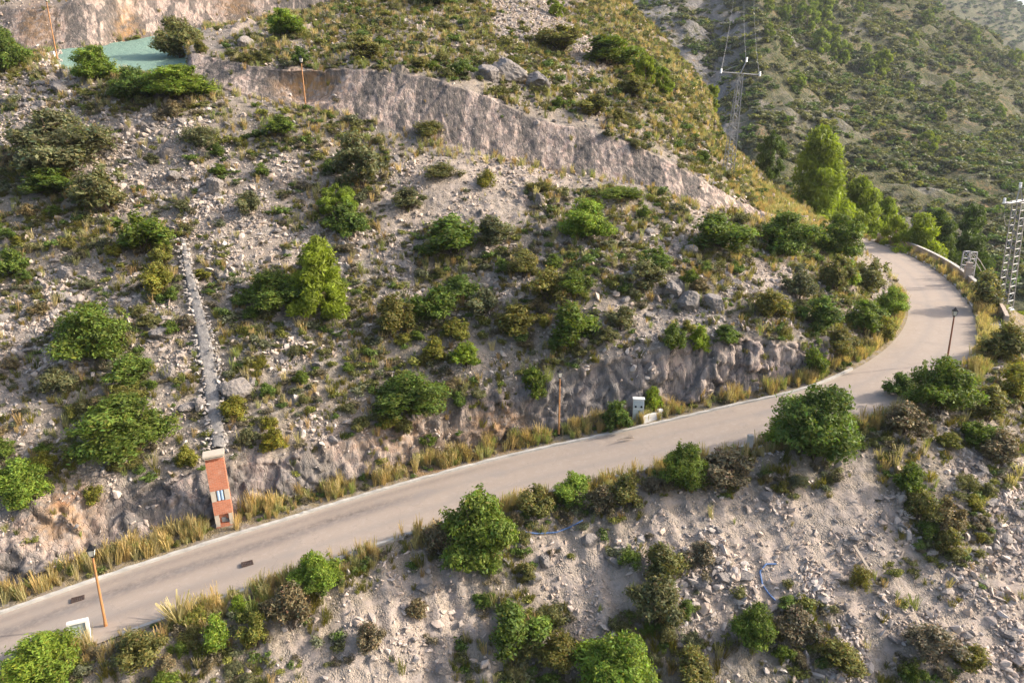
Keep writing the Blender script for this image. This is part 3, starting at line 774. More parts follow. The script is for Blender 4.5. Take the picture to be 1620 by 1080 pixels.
def merge(protos, pos, Rm, scl, tint, r):
    """one big vertex and face list out of many copies of small prototypes"""
    VV, FF_, TT, o = [], [], [], 0
    which = r.integers(len(protos), size=len(pos))
    for k, (V, F) in enumerate(protos):
        m = which == k; n = m.sum()
        if not n: continue
        X = np.einsum('nij,nvj->nvi', Rm[m], V[None] * scl[m][:, None, :]) + pos[m][:, None, :]
        VV.append(X.reshape(-1, 3)); FF_.append((F[None] + (np.arange(n) * len(V))[:, None, None] + o).reshape(-1, F.shape[1]))
        TT.append(np.repeat(tint[m], len(V), 0)); o += n * len(V)
    return np.concatenate(VV), np.concatenate(FF_), np.concatenate(TT)
# ------------------------------------------------------------------ sampling the hillside
e1 = P[1:, :-1] - P[:-1, :-1]; e2 = P[:-1, 1:] - P[:-1, :-1]
area = np.linalg.norm(np.cross(e1, e2), axis=2)
NRM = normals(P)
hb_ = np.full((200, 260), 1e9); bx = np.clip((PX / 8).astype(int) + 20, 0, 259); by = np.clip((PY / 8).astype(int) + 20, 0, 199)
np.minimum.at(hb_, (by.ravel(), bx.ravel()), DEP.ravel())
hb2 = hb_.copy()
for dy in (-1, 0, 1):
    for dx in (-1, 0, 1): hb2 = np.minimum(hb2, np.roll(np.roll(hb_, dy, 0), dx, 1))
face = np.einsum('ijk,ijk->ij', NRM * np.sign(NRM[..., 2:3] + 1e-9), -P) > 0
vis = ((DEP < hb2[by, bx] + np.where(vv > SI['cliff'] + 1, 12.0, 4.0)) & face)[:-1, :-1]
infr = ((PX > -40) & (PX < 1660) & (PY > -40) & (PY < 1130))[:-1, :-1] & vis
nearq = ((PX > -260) & (PX < 1880) & (PY > -200) & (PY < 1300))[:-1, :-1]
edge_ok = ((PX > 960) & (PX < 1330) & (PY < 400))[:-1, :-1] & nearq & (~vis) & (DEP < 135)[:-1, :-1]
near = np.where(infr, 1.0, np.where(edge_ok, .35, 0) + np.where(nearq & vis, .3, np.where(nearq, .06, 0.0)))
near = np.minimum(near, 1.0)
noroad = ((vv < SI['road'] - .05) | (vv > SI['inner'] + .25))[:-1, :-1]
chan_line = [(290, 392), (300, 440), (310, 480), (321, 530), (330, 580), (338, 640), (346, 705)]
chx = np.interp(PY, [c[1] for c in chan_line], [c[0] for c in chan_line])
nochan = ((np.abs(PX - chx) > 20) | (PY < 385) | (PY > 850))[:-1, :-1]
def sample(wt, n, r):
    w = (area * wt * noroad * nochan).ravel(); w = w / w.sum()
    c = r.choice(len(w), n, p=w); i, j = np.unravel_index(c, area.shape)
    a, b = r.random(n)[:, None], r.random(n)[:, None]
    p = P[i, j] * (1 - a) * (1 - b) + P[i + 1, j] * a * (1 - b) + P[i, j + 1] * (1 - a) * b + P[i + 1, j + 1] * a * b
    return p, NRM[i, j] * np.sign(NRM[i, j][:, 2:3] + 1e-9), i, j
# stones: patchy, heaped in the rubble and along the furrows of the scree
patch = sm(fbm(P / 3.5 + 70, 3), -.15, .4)
ston = zmap({'r': 1.0, 's': .6, 'p': .24, 'm': .16, 'd': .12, 'c': .05, 'y': .12, 'g': .05}, .35) * (.25 + 1.1 * patch)
chute = sm(fbm(np.stack([tc / 3.2 + vv * .25, vv * .45, tc * 0], -1) + 3.3, 3), -.12, .25)
ston = np.where(vv < SI['verge'], ston * (.35 + 1.4 * chute), ston)
ston = np.where((vv < SI['verge']) & (ZC == ord('r')), ston * 1.3, ston)
ston = (ston * (1 - rock_c * .92) * (1 - green) * (1 - .95 * flat))[:-1, :-1] * near
def stones(name, n, lo, hi, power, label, mult=1.0, flatn=.75):
    p, nn, i, j = sample(ston, n, rng)
    s = (lo ** -power + rng.random(n) * (hi ** -power - lo ** -power)) ** (-1 / power)
    scl = np.stack([s, s * rng.uniform(.6, 1, n), s * rng.uniform(.45, .95, n)], 1) * .62
    Rm = euler_np(rng.normal(0, .6, n), rng.normal(0, .6, n), rng.uniform(0, 6.28, n))
    base = rng.uniform(.72, 1.25, n) * mult
    warm = rng.uniform(0, 1, n)[:, None]
    zc_ = zmap({'p': 1.0}, .3)[:-1, :-1][i, j][:, None]; warm = np.clip(warm + .25 * zc_, 0, 1.3)
    tint = base[:, None] * ((1 - warm) * np.array([.97, .98, 1.0]) + warm * np.array([1.10, .98, .88]))
    V, F, T_ = merge(RP, p + nn * (s * .12)[:, None], Rm, scl, tint, rng)
    o = link(name, mesh_np(name, V, F, M['stone'], False, T_)); tag(o, kind="stuff"); return o
stones("rubble", 70000, .15, .8, 2.1, "")
ston0 = ston; ston = ston + (zmap({'p': .5, 's': .2}, 0) * (1 - green) * (1 - .95 * flat))[:-1, :-1] * near
stones("gravel", 80000, .05, .13, 1.5, ""); ston = ston0

# ------------------------------------------------------------------ dry grass: tufts, one mass
def tuft_proto(seed, n=34, lean=.35, wid=.012):
    r = np.random.default_rng(seed); V, F = [], []
    for k in range(n):
        a = r.uniform(0, 6.28); d = r.uniform(0, .2); h = r.uniform(.5, 1.0)
        b = np.array([d * math.cos(a), d * math.sin(a), -.05]); t = b + np.array([math.cos(a) * lean * h * r.uniform(.2, 1), math.sin(a) * lean * h * r.uniform(.2, 1), h])
        s = np.array([-math.sin(a + r.normal()), math.cos(a + r.normal()), 0]) * wid * r.uniform(.7, 1.6)
        mid = b * .45 + t * .55 + np.array([0, 0, .08])
        o = len(V); V += [b - s, b + s, mid + s, mid - s, t + s * .9, t - s * .9]
        F += [[o, o + 1, o + 2, o + 3], [o + 3, o + 2, o + 4, o + 5]]
    return np.array(V), np.array(F)
TP = [tuft_proto(70 + s) for s in range(5)]
def tufts(name, wt, n, hlo, hhi, mat, cols, fat=1.0):
    p, nn, i, j = sample(wt, n, rng)
    h = rng.uniform(hlo, hhi, n) * rng.choice([.6, .8, 1.0, 1.25], n); w = h * rng.uniform(.6, 1.0, n) * fat
    Rm = euler_np(rng.normal(0, .12, n), rng.normal(0, .12, n), rng.uniform(0, 6.28, n))
    c = np.array(cols)[rng.integers(len(cols), size=n)] * rng.uniform(.75, 1.2, n)[:, None]
    V, F, T_ = merge(TP, p, Rm, np.stack([w, w, h], 1), c, rng)
    o = link(name, mesh_np(name, V, F, mat, False, T_)); tag(o, kind="stuff"); return o
near2 = near * 1.0
vg = np.zeros_like(vv)
inner_v = (strip == SI['inner'])[:, None] * np.ones((1, NU)) * (sm(vv, SI['inner'] + .22, SI['inner'] + .34))
outer_v = (strip == SI['verge'])[:, None] * np.ones((1, NU))
clump = sm(fbm(P / 1.5 + 20, 3), -.25, .3)
gw = (outer_v * 1.0 + zmap({'g': 1.6, 'y': .6, 'm': .42, 'd': .35, 's': .22, 'p': .03, 'r': .04, 'c': .03}, .1) * (1 - .6 * scree))
bfoot = np.exp(-((vv - (SI['cliff'] - .12)) / .22) ** 2) * 1.2 + np.exp(-((vv - (SI['crag'] - .06)) / .09) ** 2) * 3 * (uu < 6)
gw = ((gw + bfoot) * (1 - rock * .97) * (1 - green) * (.15 + clump))[:-1, :-1] * near
gold = [(1, 1, 1), (1.05, .92, .78), (.9, .95, .9), (.72, .85, .7), (.85, .7, .6), (.55, .75, .45)]
tufts("dry_grass", gw, 15000, .35, .85, M['straw'], gold, 1.15)
gwv = ((inner_v * 4 * (uu > .2) + outer_v * 1.6) * (.02 + clump ** 1.6))[:-1, :-1] * near
tufts("verge_grass", gwv, 3400, .35, .95, M['straw'], gold + [(1.05, .95, .8), (.95, .88, .75)], 1.1)
gw2 = ((inner_v * 3.5 + outer_v * 1.6) * (.1 + clump))[:-1, :-1] * near
tufts("tall_dry_grass", gw2, 750, .8, 1.35, M['straw'], [(1, 1, 1), (1.1, .95, .75), (.95, .88, .8)], .62)
gw3 = (zmap({'y': 1.2, 'm': 1.0, 'd': 1.2, 's': .5, 'g': .5, 'r': .1, 'p': .06, 'c': .1}, .2) * (1 - rock * .9) * (1 - green) * (1 - .97 * flat) * sm(fbm(P / 1.3 + 44, 3), -.1, .35))[:-1, :-1] * near
tufts("green_grass", gw3, 20000, .25, .6, M['yellow'], [(.75, .75, .9), (.9, .8, .8), (.55, .62, .8), (.9, .75, .9)], 1.5)

# ------------------------------------------------------------------ shrubs one can point to, each where it stands
BUSH = [
 # x, foot y, width, height (photograph pixels), form, colour, fine?, label
 (12, 122, 66, 66, 'round', 'green', 1, "round dark green shrub beside the pale path at the foot of the tall upper crag"),
 (153, 134, 74, 52, 'round', 'bright', 1, "bright green domed bush in front of the middle of the green sheet"),
 (213, 168, 74, 54, 'round', 'green', 1, "green bush below the green sheet, nearer end of the two joined bushes there"),
 (288, 160, 112, 48, 'round', 'bright', 1, "wide bright green bush below the green sheet at the cliff corner"),
 (285, 100, 84, 62, 'round', 'olive', 1, "olive bush growing where the green sheet meets the rock knoll"),
 (448, 64, 78, 42, 'round', 'bright', 0, "bright green mound on top of the knoll below the upper crag"),
 (478, 108, 32, 30, 'round', 'green', 0, "small green shrub on the rock lip right above the lamp of the orange recess"),
 (690, 14, 74, 34, 'round', 'green', 0, "dark green shrub at the top edge of the picture beside the gravel tongue"),
 (575, 98, 60, 34, 'loose', 'olive', 0, "olive shrub on the edge above the start of the streaked rock face"),
 (102, 282, 162, 96, 'round', 'grey', 1, "very large grey green wild olive bush standing in the rubble"),
 (84, 312, 96, 40, 'round', 'green', 0, "low fresh green shrub at the foot of the very large grey green bush"),
 (172, 344, 118, 76, 'loose', 'grey', 1, "large feathery grey green bush just below the very large one"),
 (318, 238, 72, 46, 'low', 'grey', 0, "grassy grey green clump alone in the middle of the upper rubble"),
 (448, 219, 56, 32, 'round', 'green', 0, "small dark green shrub in the rubble below the recess lamp"),
 (272, 190, 56, 32, 'low', 'brown', 0, "dry brown clump below the wide bright bush of the green sheet"),
 (394, 344, 48, 38, 'loose', 'grey', 0, "grey green shrub at the lower end of the upper rubble"),
 (572, 312, 92, 88, 'loose', 'grey', 1, "tall dark grey green bush above the bright young pine"),
 (552, 382, 76, 56, 'round', 'green', 0, "dense green shrub at the foot of the upper young pine"),
 (220, 408, 122, 66, 'loose', 'green', 1, "broad dark green thicket at the upper end of the stone strip"),
 (262, 420, 44, 36, 'loose', 'yellow', 0, "yellow green shrub touching the upper end of the stone strip"),
 (438, 492, 106, 58, 'round', 'green', 1, "dark green bush leaning against the big young pine"),
 (24, 440, 52, 44, 'round', 'green', 0, "green bush at the photo's edge below the feathery grey bush"),
 (150, 578, 128, 92, 'round', 'green', 1, "large green bush alone on the rubble well beside the stone strip"),
 (252, 472, 58, 52, 'loose', 'yellow', 0, "yellow green bush beside the upper half of the stone strip"),
 (90, 626, 66, 44, 'loose', 'grey', 0, "grey green shrub below the large bush on the rubble"),
 (202, 728, 164, 96, 'round', 'green', 1, "largest dark green thicket above the brick pillar"),
 (200, 660, 74, 46, 'loose', 'olive', 0, "olive top growing behind the largest thicket above the brick pillar"),
 (204, 612, 82, 48, 'loose', 'green', 0, "green shrub between the boulders and the stone strip"),
 (35, 800, 86, 72, 'round', 'bright', 1, "bright green bush on the rocks at the photo's edge above the first lamp"),
 (148, 806, 40, 40, 'loose', 'yellow', 0, "yellow shrub on the rock outcrop above the first lamp"),
 (434, 716, 46, 40, 'round', 'yellow', 0, "small yellow green shrub on the rock lip beside the brick pillar"),
 (372, 668, 54, 42, 'loose', 'yellow', 0, "yellow green shrub below the largest boulder of the stone strip"),
 (296, 742, 40, 36, 'loose', 'yellow', 0, "pale yellow clump on the gravel just beside the brick pillar's head"),
 (718, 414, 128, 64, 'loose', 'green', 1, "broad dark green shrub on the gravel below the berm"),
 (925, 386, 86, 66, 'round', 'bright', 1, "round bright green bush on the gravel below the long berm"),
 (648, 336, 62, 34, 'loose', 'grey', 0, "grey green shrub at the near end of the gravel berm"),
 (780, 392, 80, 46, 'loose', 'grey', 0, "greyish shrub between the broad dark shrub and the round bright bush"),
 (1040, 434, 62, 40, 'round', 'green', 0, "green bush on top of the grey outcrop"),
 (1018, 462, 66, 46, 'loose', 'grey', 0, "silvery shrub at the foot of the green bush on the grey outcrop"),
 (726, 474, 66, 36, 'round', 'green', 0, "green mound in the middle of the slope below the broad dark shrub"),
 (828, 444, 70, 44, 'loose', 'olive', 0, "olive shrub among the mid slope thicket, uppermost of its cluster"),
 (868, 482, 90, 52, 'loose', 'olive', 0, "wide olive shrub in the middle of the mid slope thicket"),
 (912, 478, 74, 46, 'loose', 'green', 0, "green shrub at the far end of the mid slope thicket"),
 (692, 516, 96, 60, 'loose', 'green', 1, "large green shrub in the hollow of the mid slope"),
 (620, 540, 86, 66, 'loose', 'olive', 0, "dark olive shrub on the mid slope nearest the big young pine"),
 (764, 504, 64, 44, 'loose', 'grey', 0, "grey shrub on the mid slope next to the large green one in the hollow"),
 (900, 552, 94, 68, 'loose', 'green', 1, "large green shrub at the lower edge of the mid slope thicket"),
 (816, 528, 74, 44, 'round', 'olive', 0, "olive mound between the two large green mid slope shrubs"),
 (735, 584, 62, 40, 'round', 'bright', 0, "bright green mound on the slope above the large dark mound"),
 (650, 656, 132, 62, 'round', 'green', 1, "large dark green mound above the crumbled earth cut"),
 (686, 574, 44, 38, 'round', 'yellow', 0, "yellow green shrub above the bright mound on the lower slope"),
 (845, 634, 50, 54, 'round', 'green', 0, "green bush overhanging the cave above the middle lamp"),
 (620, 682, 46, 36, 'loose', 'yellow', 0, "pale yellow green shrub on the crumbled earth cut"),
 (720, 540, 48, 36, 'round', 'yellow', 0, "yellow shrub in the lower slope thicket"),
 (982, 526, 62, 40, 'loose', 'grey', 0, "grey green shrub on the ledge below the grey outcrop"),
 (1062, 562, 50, 46, 'loose', 'green', 0, "green shrub hanging over the lip of the pale rock cut"),
 (1106, 562, 38, 46, 'round', 'bright', 0, "small glowing yellow green bush on the lip of the pale rock cut"),
 (1152, 548, 50, 32, 'round', 'green', 0, "green mound on the lip between the two pale rock buttresses"),
 (1134, 406, 116, 62, 'loose', 'green', 1, "wide green shrub on the shoulder below the end of the rock face"),
 (1240, 410, 96, 70, 'round', 'green', 1, "dark green bush on the shoulder at the end of the rock face"),
 (1324, 416, 84, 68, 'round', 'green', 1, "tall dark green bush standing at the far end of the road"),
 (1214, 508, 74, 46, 'loose', 'olive', 0, "olive shrub on the gravel shoulder above the curve"),
 (1262, 480, 64, 44, 'loose', 'grey', 0, "grey green shrub beside the gravel chute above the curve"),
 (1318, 470, 66, 60, 'loose', 'olive', 0, "olive shrub above the curve, below the tall dark bush"),
 (1336, 458, 44, 42, 'round', 'bright', 0, "bright sprig shrub glowing among the thicket of the curve"),
 (1408, 508, 56, 50, 'round', 'bright', 1, "bright green bush at the inner edge of the road curve"),
 (1380, 470, 70, 56, 'loose', 'olive', 0, "olive and rust shrub above the inner edge of the curve"),
 (1366, 536, 82, 56, 'loose', 'green', 0, "green shrub filling the inside of the curve"),
 (1300, 530, 84, 54, 'loose', 'green', 0, "green shrub behind the inside of the curve"),
 (1330, 574, 74, 50, 'loose', 'olive', 0, "olive shrub above the grass verge of the curve"),
 (1288, 600, 48, 52, 'round', 'green', 0, "dark green shrub at the end of the pale rock cut"),
 (1400, 546, 50, 40, 'loose', 'yellow', 0, "yellowish shrub touching the asphalt on the inside of the curve"),
 (976, 682, 52, 46, 'round', 'green', 0, "dark green shrub against the rock cut beside the pale cabinet"),
 (1030, 656, 36, 44, 'round', 'bright', 0, "bright shrub growing behind the low white wall by the cabinet"),
 # below the road
 (1288, 742, 140, 126, 'round', 'green', 2, "biggest green bush on the outer edge of the road"),
 (1240, 708, 66, 50, 'round', 'bright', 0, "lower bright lobe of bush in front of the biggest roadside bush"),
 (1484, 664, 108, 92, 'round', 'green', 2, "large dark green bush below the lamp of the curve"),
 (1424, 632, 56, 40, 'round', 'green', 0, "small green bush adjoining the large dark bush below the curve lamp"),
 (1428, 690, 90, 50, 'loose', 'brown', 0, "brownish dry shrub below the large dark bush of the curve"),
 (1084, 786, 82, 82, 'round', 'green', 2, "upright dark green bush on the outer edge of the straight road"),
 (1156, 780, 100, 66, 'loose', 'brown', 0, "brown and olive scrub next to the upright dark green roadside bush"),
 (758, 904, 132, 124, 'round', 'green', 2, "big dense green bush on the road edge above the pale scree"),
 (692, 888, 60, 58, 'loose', 'brown', 0, "rusty dry shrub snug against the big dense roadside bush"),
 (504, 934, 86, 60, 'round', 'bright', 1, "bright green bush at the road edge near the iron drain"),
 (70, 1072, 128, 66, 'round', 'bright', 1, "green bush in front of the white framed box"),
 (344, 1036, 62, 62, 'loose', 'bright', 0, "fresh green sprouting shrub among dark scrub below the pale grass clump"),
 (408, 1028, 62, 58, 'loose', 'yellow', 0, "yellowish tipped shrub among dark scrub near the bright roadside bush"),
 (378, 970, 32, 32, 'round', 'bright', 0, "tiny bright green shrub at the broken kerb"),
 (462, 1000, 90, 70, 'loose', 'brown', 0, "dark brown scrub falling from the road edge to the pale scree"),
 (232, 1052, 90, 60, 'loose', 'olive', 0, "olive scrub beyond the white framed box at the road edge"),
 (906, 800, 76, 52, 'round', 'bright', 1, "bright green shrub at the road edge above the blue hose"),
 (988, 810, 88, 58, 'loose', 'olive', 0, "olive shrub at the road edge before the upright dark bush"),
 (948, 818, 62, 50, 'loose', 'brown', 0, "russet dry shrub between the bright and the olive roadside shrubs"),
 (848, 820, 70, 52, 'loose', 'olive', 0, "golden olive shrub close behind the big dense roadside bush"),
 (812, 1040, 116, 84, 'loose', 'green', 1, "green and twiggy bush in the middle of the pale scree"),
 (888, 1076, 86, 72, 'loose', 'olive', 0, "olive bush low on the scree beside the twiggy green one"),
 (980, 1110, 136, 110, 'round', 'bright', 1, "large leafy green bush cut by the bottom of the picture"),
 (1032, 1000, 104, 84, 'loose', 'grey', 1, "grey green bush in the middle of the long thicket down the scree"),
 (1044, 930, 84, 70, 'loose', 'olive', 0, "olive bush at the top of the long thicket down the scree"),
 (1188, 1030, 78, 76, 'round', 'green', 2, "round dark green bush alone low on the grey scree"),
 (1258, 1030, 84, 66, 'loose', 'brown', 0, "greyish dry scrub beside the round dark bush on the scree"),
 (1360, 936, 42, 54, 'low', 'olive', 0, "dark broom shrub lying along the thin plank on the scree"),
 (1436, 790, 56, 54, 'round', 'green', 0, "green shrub at the head of the diagonal row down the scree"),
 (1452, 828, 66, 50, 'loose', 'olive', 0, "olive shrub second in the diagonal row down the scree"),
 (1464, 852, 44, 40, 'low', 'green', 0, "green broom in the middle of the diagonal row down the scree"),
 (1500, 848, 56, 60, 'loose', 'brown', 0, "rust brown shrub beside the middle of the diagonal row"),
 (1494, 884, 58, 46, 'loose', 'olive', 0, "dark shrub at the lower end of the diagonal row down the scree"),
 (1110, 900, 60, 44, 'loose', 'brown', 0, "faded brown scrub on the scree beside the long thicket"),
 (590, 1032, 62, 50, 'loose', 'brown', 0, "small dry brown shrub alone on the palest scree"),
 (1100, 1082, 90, 56, 'loose', 'olive', 0, "olive scrub at the bottom edge below the round dark scree bush"),
 (1330, 1062, 96, 50, 'loose', 'olive', 0, "olive brush at the bottom among the large grey stones"),
 (1470, 1052, 96, 62, 'loose', 'brown', 0, "dull brown scrub on the lowest grey scree"),
 (1530, 1068, 70, 50, 'loose', 'olive', 0, "olive scrub at the lowest corner of the grey scree"),
 (1588, 580, 76, 62, 'round', 'olive', 0, "olive bush at the outer end of the curve below the tall pylon"),
 (1560, 500, 70, 64, 'loose', 'grey', 1, "greyish thorn bush behind the end of the roadside wall"),
 (1606, 640, 80, 60, 'loose', 'yellow', 0, "yellowish shrub on the steep bank below the tall pylon"),
 (1560, 672, 86, 58, 'loose', 'olive', 0, "olive shrub on the grassy bank past the large dark bush"),
 (1580, 738, 80, 54, 'loose', 'brown', 0, "rust shrub on the grassy bank above the scree"),
 (1540, 710, 60, 44, 'loose', 'green', 0, "green shrub in the gold grass of the bank above the scree"),
 # upper slope above the rock face
 (960, 110, 120, 46, 'loose', 'green', 0, "long dark green brush beside the gravel tongue"),
 (890, 84, 90, 40, 'loose', 'olive', 0, "olive brush at the head of the long dark brush on the upper slope"),
 (940, 186, 78, 32, 'loose', 'olive', 0, "olive cushion on the lip of the streaked rock face"),
 (730, 126, 50, 28, 'loose', 'green', 0, "green cushion on the lip above the middle of the streaked rock face"),
 (1000, 160, 70, 36, 'loose', 'olive', 0, "olive shrub on the upper slope above the end of the rock face"),
 (1016, 128, 60, 36, 'loose', 'green', 0, "green shrub at the lower tip of the gravel tongue"),
 (700, 284, 90, 30, 'low', 'olive', 0, "flat olive cushion on the bench below the rock face"),
 (680, 220, 70, 34, 'low', 'olive', 0, "low yellow olive clump at the foot of the rock face"),
 (976, 316, 110, 26, 'low', 'green', 0, "long low green cushion on the far end of the berm"),
 (856, 306, 60, 24, 'low', 'olive', 0, "flat olive cushion in the middle of the berm"),
 (770, 300, 44, 34, 'low', 'yellow', 0, "yellow green clump on the berm below the rock face"),
]
occupied = []
for (x, y, w, h, f, c, fine, lab) in BUSH:
    p, _n = hit(x, y - .13 * h); Z = depth(p); k = Z / FOC
    shrub(p - Vector((0, 0, .08)), w * k * 1.0, h * k * 1.03, f, c, lab, big=fine == 2 or (fine == 1 and f == 'round'))
    occupied.append((x, y - h * .5, max(w, h) * .5))
OCC = np.array(occupied)
# the smaller scrub between them, placed by how thickly each stretch is grown
sw = zmap({'d': 1.0, 'm': .62, 's': .26, 'y': .8, 'g': .12, 'r': .05, 'p': .035, 'c': .02}, 0.0)
sw = (sw * (1 - rock * .95) * (1 - green) * (1 - flat) * (.12 + sm(fbm(P / 2.6 + 90, 3), -.2, .3)))[:-1, :-1] * infr
def zone_name(i, j):
    v = strip[i] + vt[i]; u = ku[j]; x, y = PX[i, j], PY[i, j]
    if v < SI['verge']: return 'scree' if x < 1390 else 'bank'
    if v < SI['road']: return 'edge'
    if v > SI['bench'] + .5: return 'upper'
    if u > 9.0: return 'nose'
    if x < 345: return 'rubble'
    return 'slope'
ZL = {'scree': "on the scree below the road", 'bank': "on the bank below the curve", 'edge': "along the outer edge of the road",
      'upper': "above the streaked rock face", 'nose': "on the shoulder inside the road curve", 'rubble': "on the rubble before the stone strip",
      'slope': "on the slope between the two rock faces"}
CW = {'green': "dark green", 'bright': "fresh green", 'olive': "olive", 'grey': "grey green", 'yellow': "yellow green", 'brown': "dry brown"}
placed = 0
p_, n_, i_, j_ = sample(sw, 3200, rng)
pts_px = project(p_)
taken = []
small = []
for q in range(len(p_)):
    x, y, Z = pts_px[0][q], pts_px[1][q], pts_px[2][q]
    if len(taken) and np.min(np.hypot(np.array([t[0] for t in taken]) - x, np.array([t[1] for t in taken]) - y)) < 12: continue
    if np.any(np.hypot(OCC[:, 0] - x, OCC[:, 1] - y) < OCC[:, 2] * .75): continue
    hp, _ = hit(x, y)
    if (hp - Vector(p_[q])).length > 1.2: continue
    taken.append((x, y)); small.append(q)
small = small[:950]
cols_by = {'scree': ['olive', 'brown', 'grey', 'green'], 'bank': ['olive', 'yellow', 'brown', 'olive', 'green'], 'edge': ['olive', 'brown', 'green', 'yellow'],
           'upper': ['olive', 'olive', 'yellow', 'green', 'grey'], 'nose': ['olive', 'green', 'yellow', 'brown', 'grey'], 'rubble': ['grey', 'olive', 'yellow', 'green', 'brown'],
           'slope': ['olive', 'green', 'grey', 'yellow', 'green', 'brown']}
sized = sorted(((random.uniform(.6, 1.6) ** 1.25 * (1.15 if zone_name(i_[q], j_[q]) == 'upper' else 1.0), q) for q in small), key=lambda t: -t[0] / pts_px[2][t[1]])
n_ind = 300 - len(BUSH)
mass = []
for rank, (s, q) in enumerate(sized):
    z = zone_name(i_[q], j_[q]); c = random.choice(cols_by[z]); f = random.choice(['loose', 'loose', 'low', 'round'])
    h = s * random.uniform(.5, .78)
    if rank < n_ind:
        shrub(Vector(p_[q]) - Vector((0, 0, .06)), s, h, f, c, f"small {CW[c]} shrub among others like it {ZL[z]}", group=f"{CW[c]} shrubs {ZL[z]}")
    else:
        mass.append((p_[q], s, h, f, c))
def mesh_arrays(me):
    V = np.empty(len(me.vertices) * 3, np.float32); me.vertices.foreach_get("co", V)
    L_ = np.empty(len(me.loops), np.int32); me.loops.foreach_get("vertex_index", L_)
    a = np.empty(len(V) // 3 * 4, np.float32); me.attributes["tint"].data.foreach_get("color", a)
    return V.reshape(-1, 3), L_.reshape(-1, 4), a.reshape(-1, 4)[:, :3]
LEAFRGB = {'green': (.108, .160, .033), 'bright': (.175, .250, .036), 'olive': (.155, .156, .056), 'grey': (.140, .150, .085), 'yellow': (.190, .195, .042), 'brown': (.160, .135, .085)}
M['mixedleaf'] = leaf_mat("mixed_scrub_leaves", (1, 1, 1), .25, .0)
def low_proto(seed, n=260, size=.08):
    r = np.random.default_rng(seed)
    lob = np.stack([r.uniform(-.36, .36, 9), r.uniform(-.36, .36, 9), r.uniform(.1, .55, 9), r.uniform(.12, .26, 9)], 1)
    li = r.integers(9, size=n); d = sphere_pts(n, r); cen = lob[li, :3] + d * lob[li, 3:4]; cen[:, 2] = np.abs(cen[:, 2])
    V, F, tn = leaves(cen, d, np.full(n, size), .6, r.uniform(.55, 1.4, n), r)
    return V, F, tn
LP = [low_proto(500 + s) for s in range(6)]
def scrub(name, items, protos=LP, mat=None):
    VV, FF_, TT, o = [], [], [], 0
    for (p, s, h, c) in items:
        V, F, tn = protos[random.randrange(len(protos))]; a = random.uniform(0, 6.28); ca, sa = math.cos(a), math.sin(a)
        X = np.stack([(V[:, 0] * ca - V[:, 1] * sa) * s, (V[:, 0] * sa + V[:, 1] * ca) * s, V[:, 2] * h], 1) + np.asarray(p)
        VV.append(X); FF_.append(F + o); o += len(V); TT.append(tn[:, None] * np.asarray(c)[None])
    ob = link(name, mesh_np(name, np.concatenate(VV), np.concatenate(FF_), mat or M['mixedleaf'], False, np.concatenate(TT)))
    return tag(ob, kind="stuff")
lowmass = [(p, s, h, np.array(LEAFRGB[c]) * random.uniform(.8, 1.2)) for (p, s, h, f, c) in mass]
pl, nl_, il, jl = sample(np.minimum(sw, 1), 11000, rng)
for q in range(len(pl)):
    c = random.choice(['olive', 'grey', 'yellow', 'brown', 'green', 'brown'])
    s = random.uniform(.25, .95); lowmass.append((pl[q], s, s * random.uniform(.5, .8), np.array(LEAFRGB[c]) * random.uniform(.8, 1.2)))
pw_, _a, iw, jw = sample(((inner_v * 2 + outer_v * 1.5) * (1.1 - clump))[:-1, :-1] * infr, 420, rng)
for q in range(len(pw_)):
    s = random.uniform(.25, .7); lowmass.append((pw_[q], s, s * random.uniform(.4, .9), np.array(LEAFRGB[random.choice(['olive', 'yellow', 'brown', 'brown', 'green'])]) * random.uniform(.8, 1.2)))
LPf = [low_proto(520 + s, 420, .07) for s in range(5)]
scrub("undergrowth", lowmass, LPf)

# ------------------------------------------------------------------ mountain scrub and pines
mw = np.clip(sm(fbm(Pm / 16 + 33, 4), -.22, .28) * (1 - .55 * mrock), .02, 1)
me1 = Pm[1:, :-1] - Pm[:-1, :-1]; me2 = Pm[:-1, 1:] - Pm[:-1, :-1]
ma = np.linalg.norm(np.cross(me1, me2), axis=2) * mw[:-1, :-1] * ((mx > 960) & (mx < 1660) & (my > -30) & (my < 560))[:-1, :-1]
ma = (ma / (mz[:-1, :-1] ** .8)).ravel(); ma /= ma.sum()
cc_ = rng.choice(len(ma), 13000, p=ma); ii, jj = np.unravel_index(cc_, (Pm.shape[0] - 1, Pm.shape[1] - 1))
LPm = [low_proto(540 + s, 130, .13) for s in range(6)]
LPm = [(V * np.array([1, 1, 1.0]), F, t) for V, F, t in LPm]
ms_ = []
for a, b in zip(ii, jj):
    p = Pm[a, b] + (Pm[a + 1, b + 1] - Pm[a, b]) * random.random()
    s = random.choice([.9, 1.3, 1.8, 2.6, 3.2]) * random.uniform(.7, 1.2) * (1 + .0012 * mz[a, b]); c = random.choice(['green', 'green', 'olive', 'olive', 'olive', 'grey', 'grey', 'yellow'])
    ms_.append((p, s, s * random.uniform(.5, .75), np.array(LEAFRGB[c]) * random.uniform(.75, 1.25)))
scrub("mountain_scrub", ms_, LPm)
ffm = []
for k in range(5000):
    a, b = random.randrange(Pf.shape[0]), random.randrange(Pf.shape[1]); s = random.uniform(4, 11)
    ffm.append((Pf[a, b], s, s * .5, np.array(LEAFRGB['green']) * random.uniform(.5, .9)))
scrub("far_mountain_scrub", ffm, LPm)
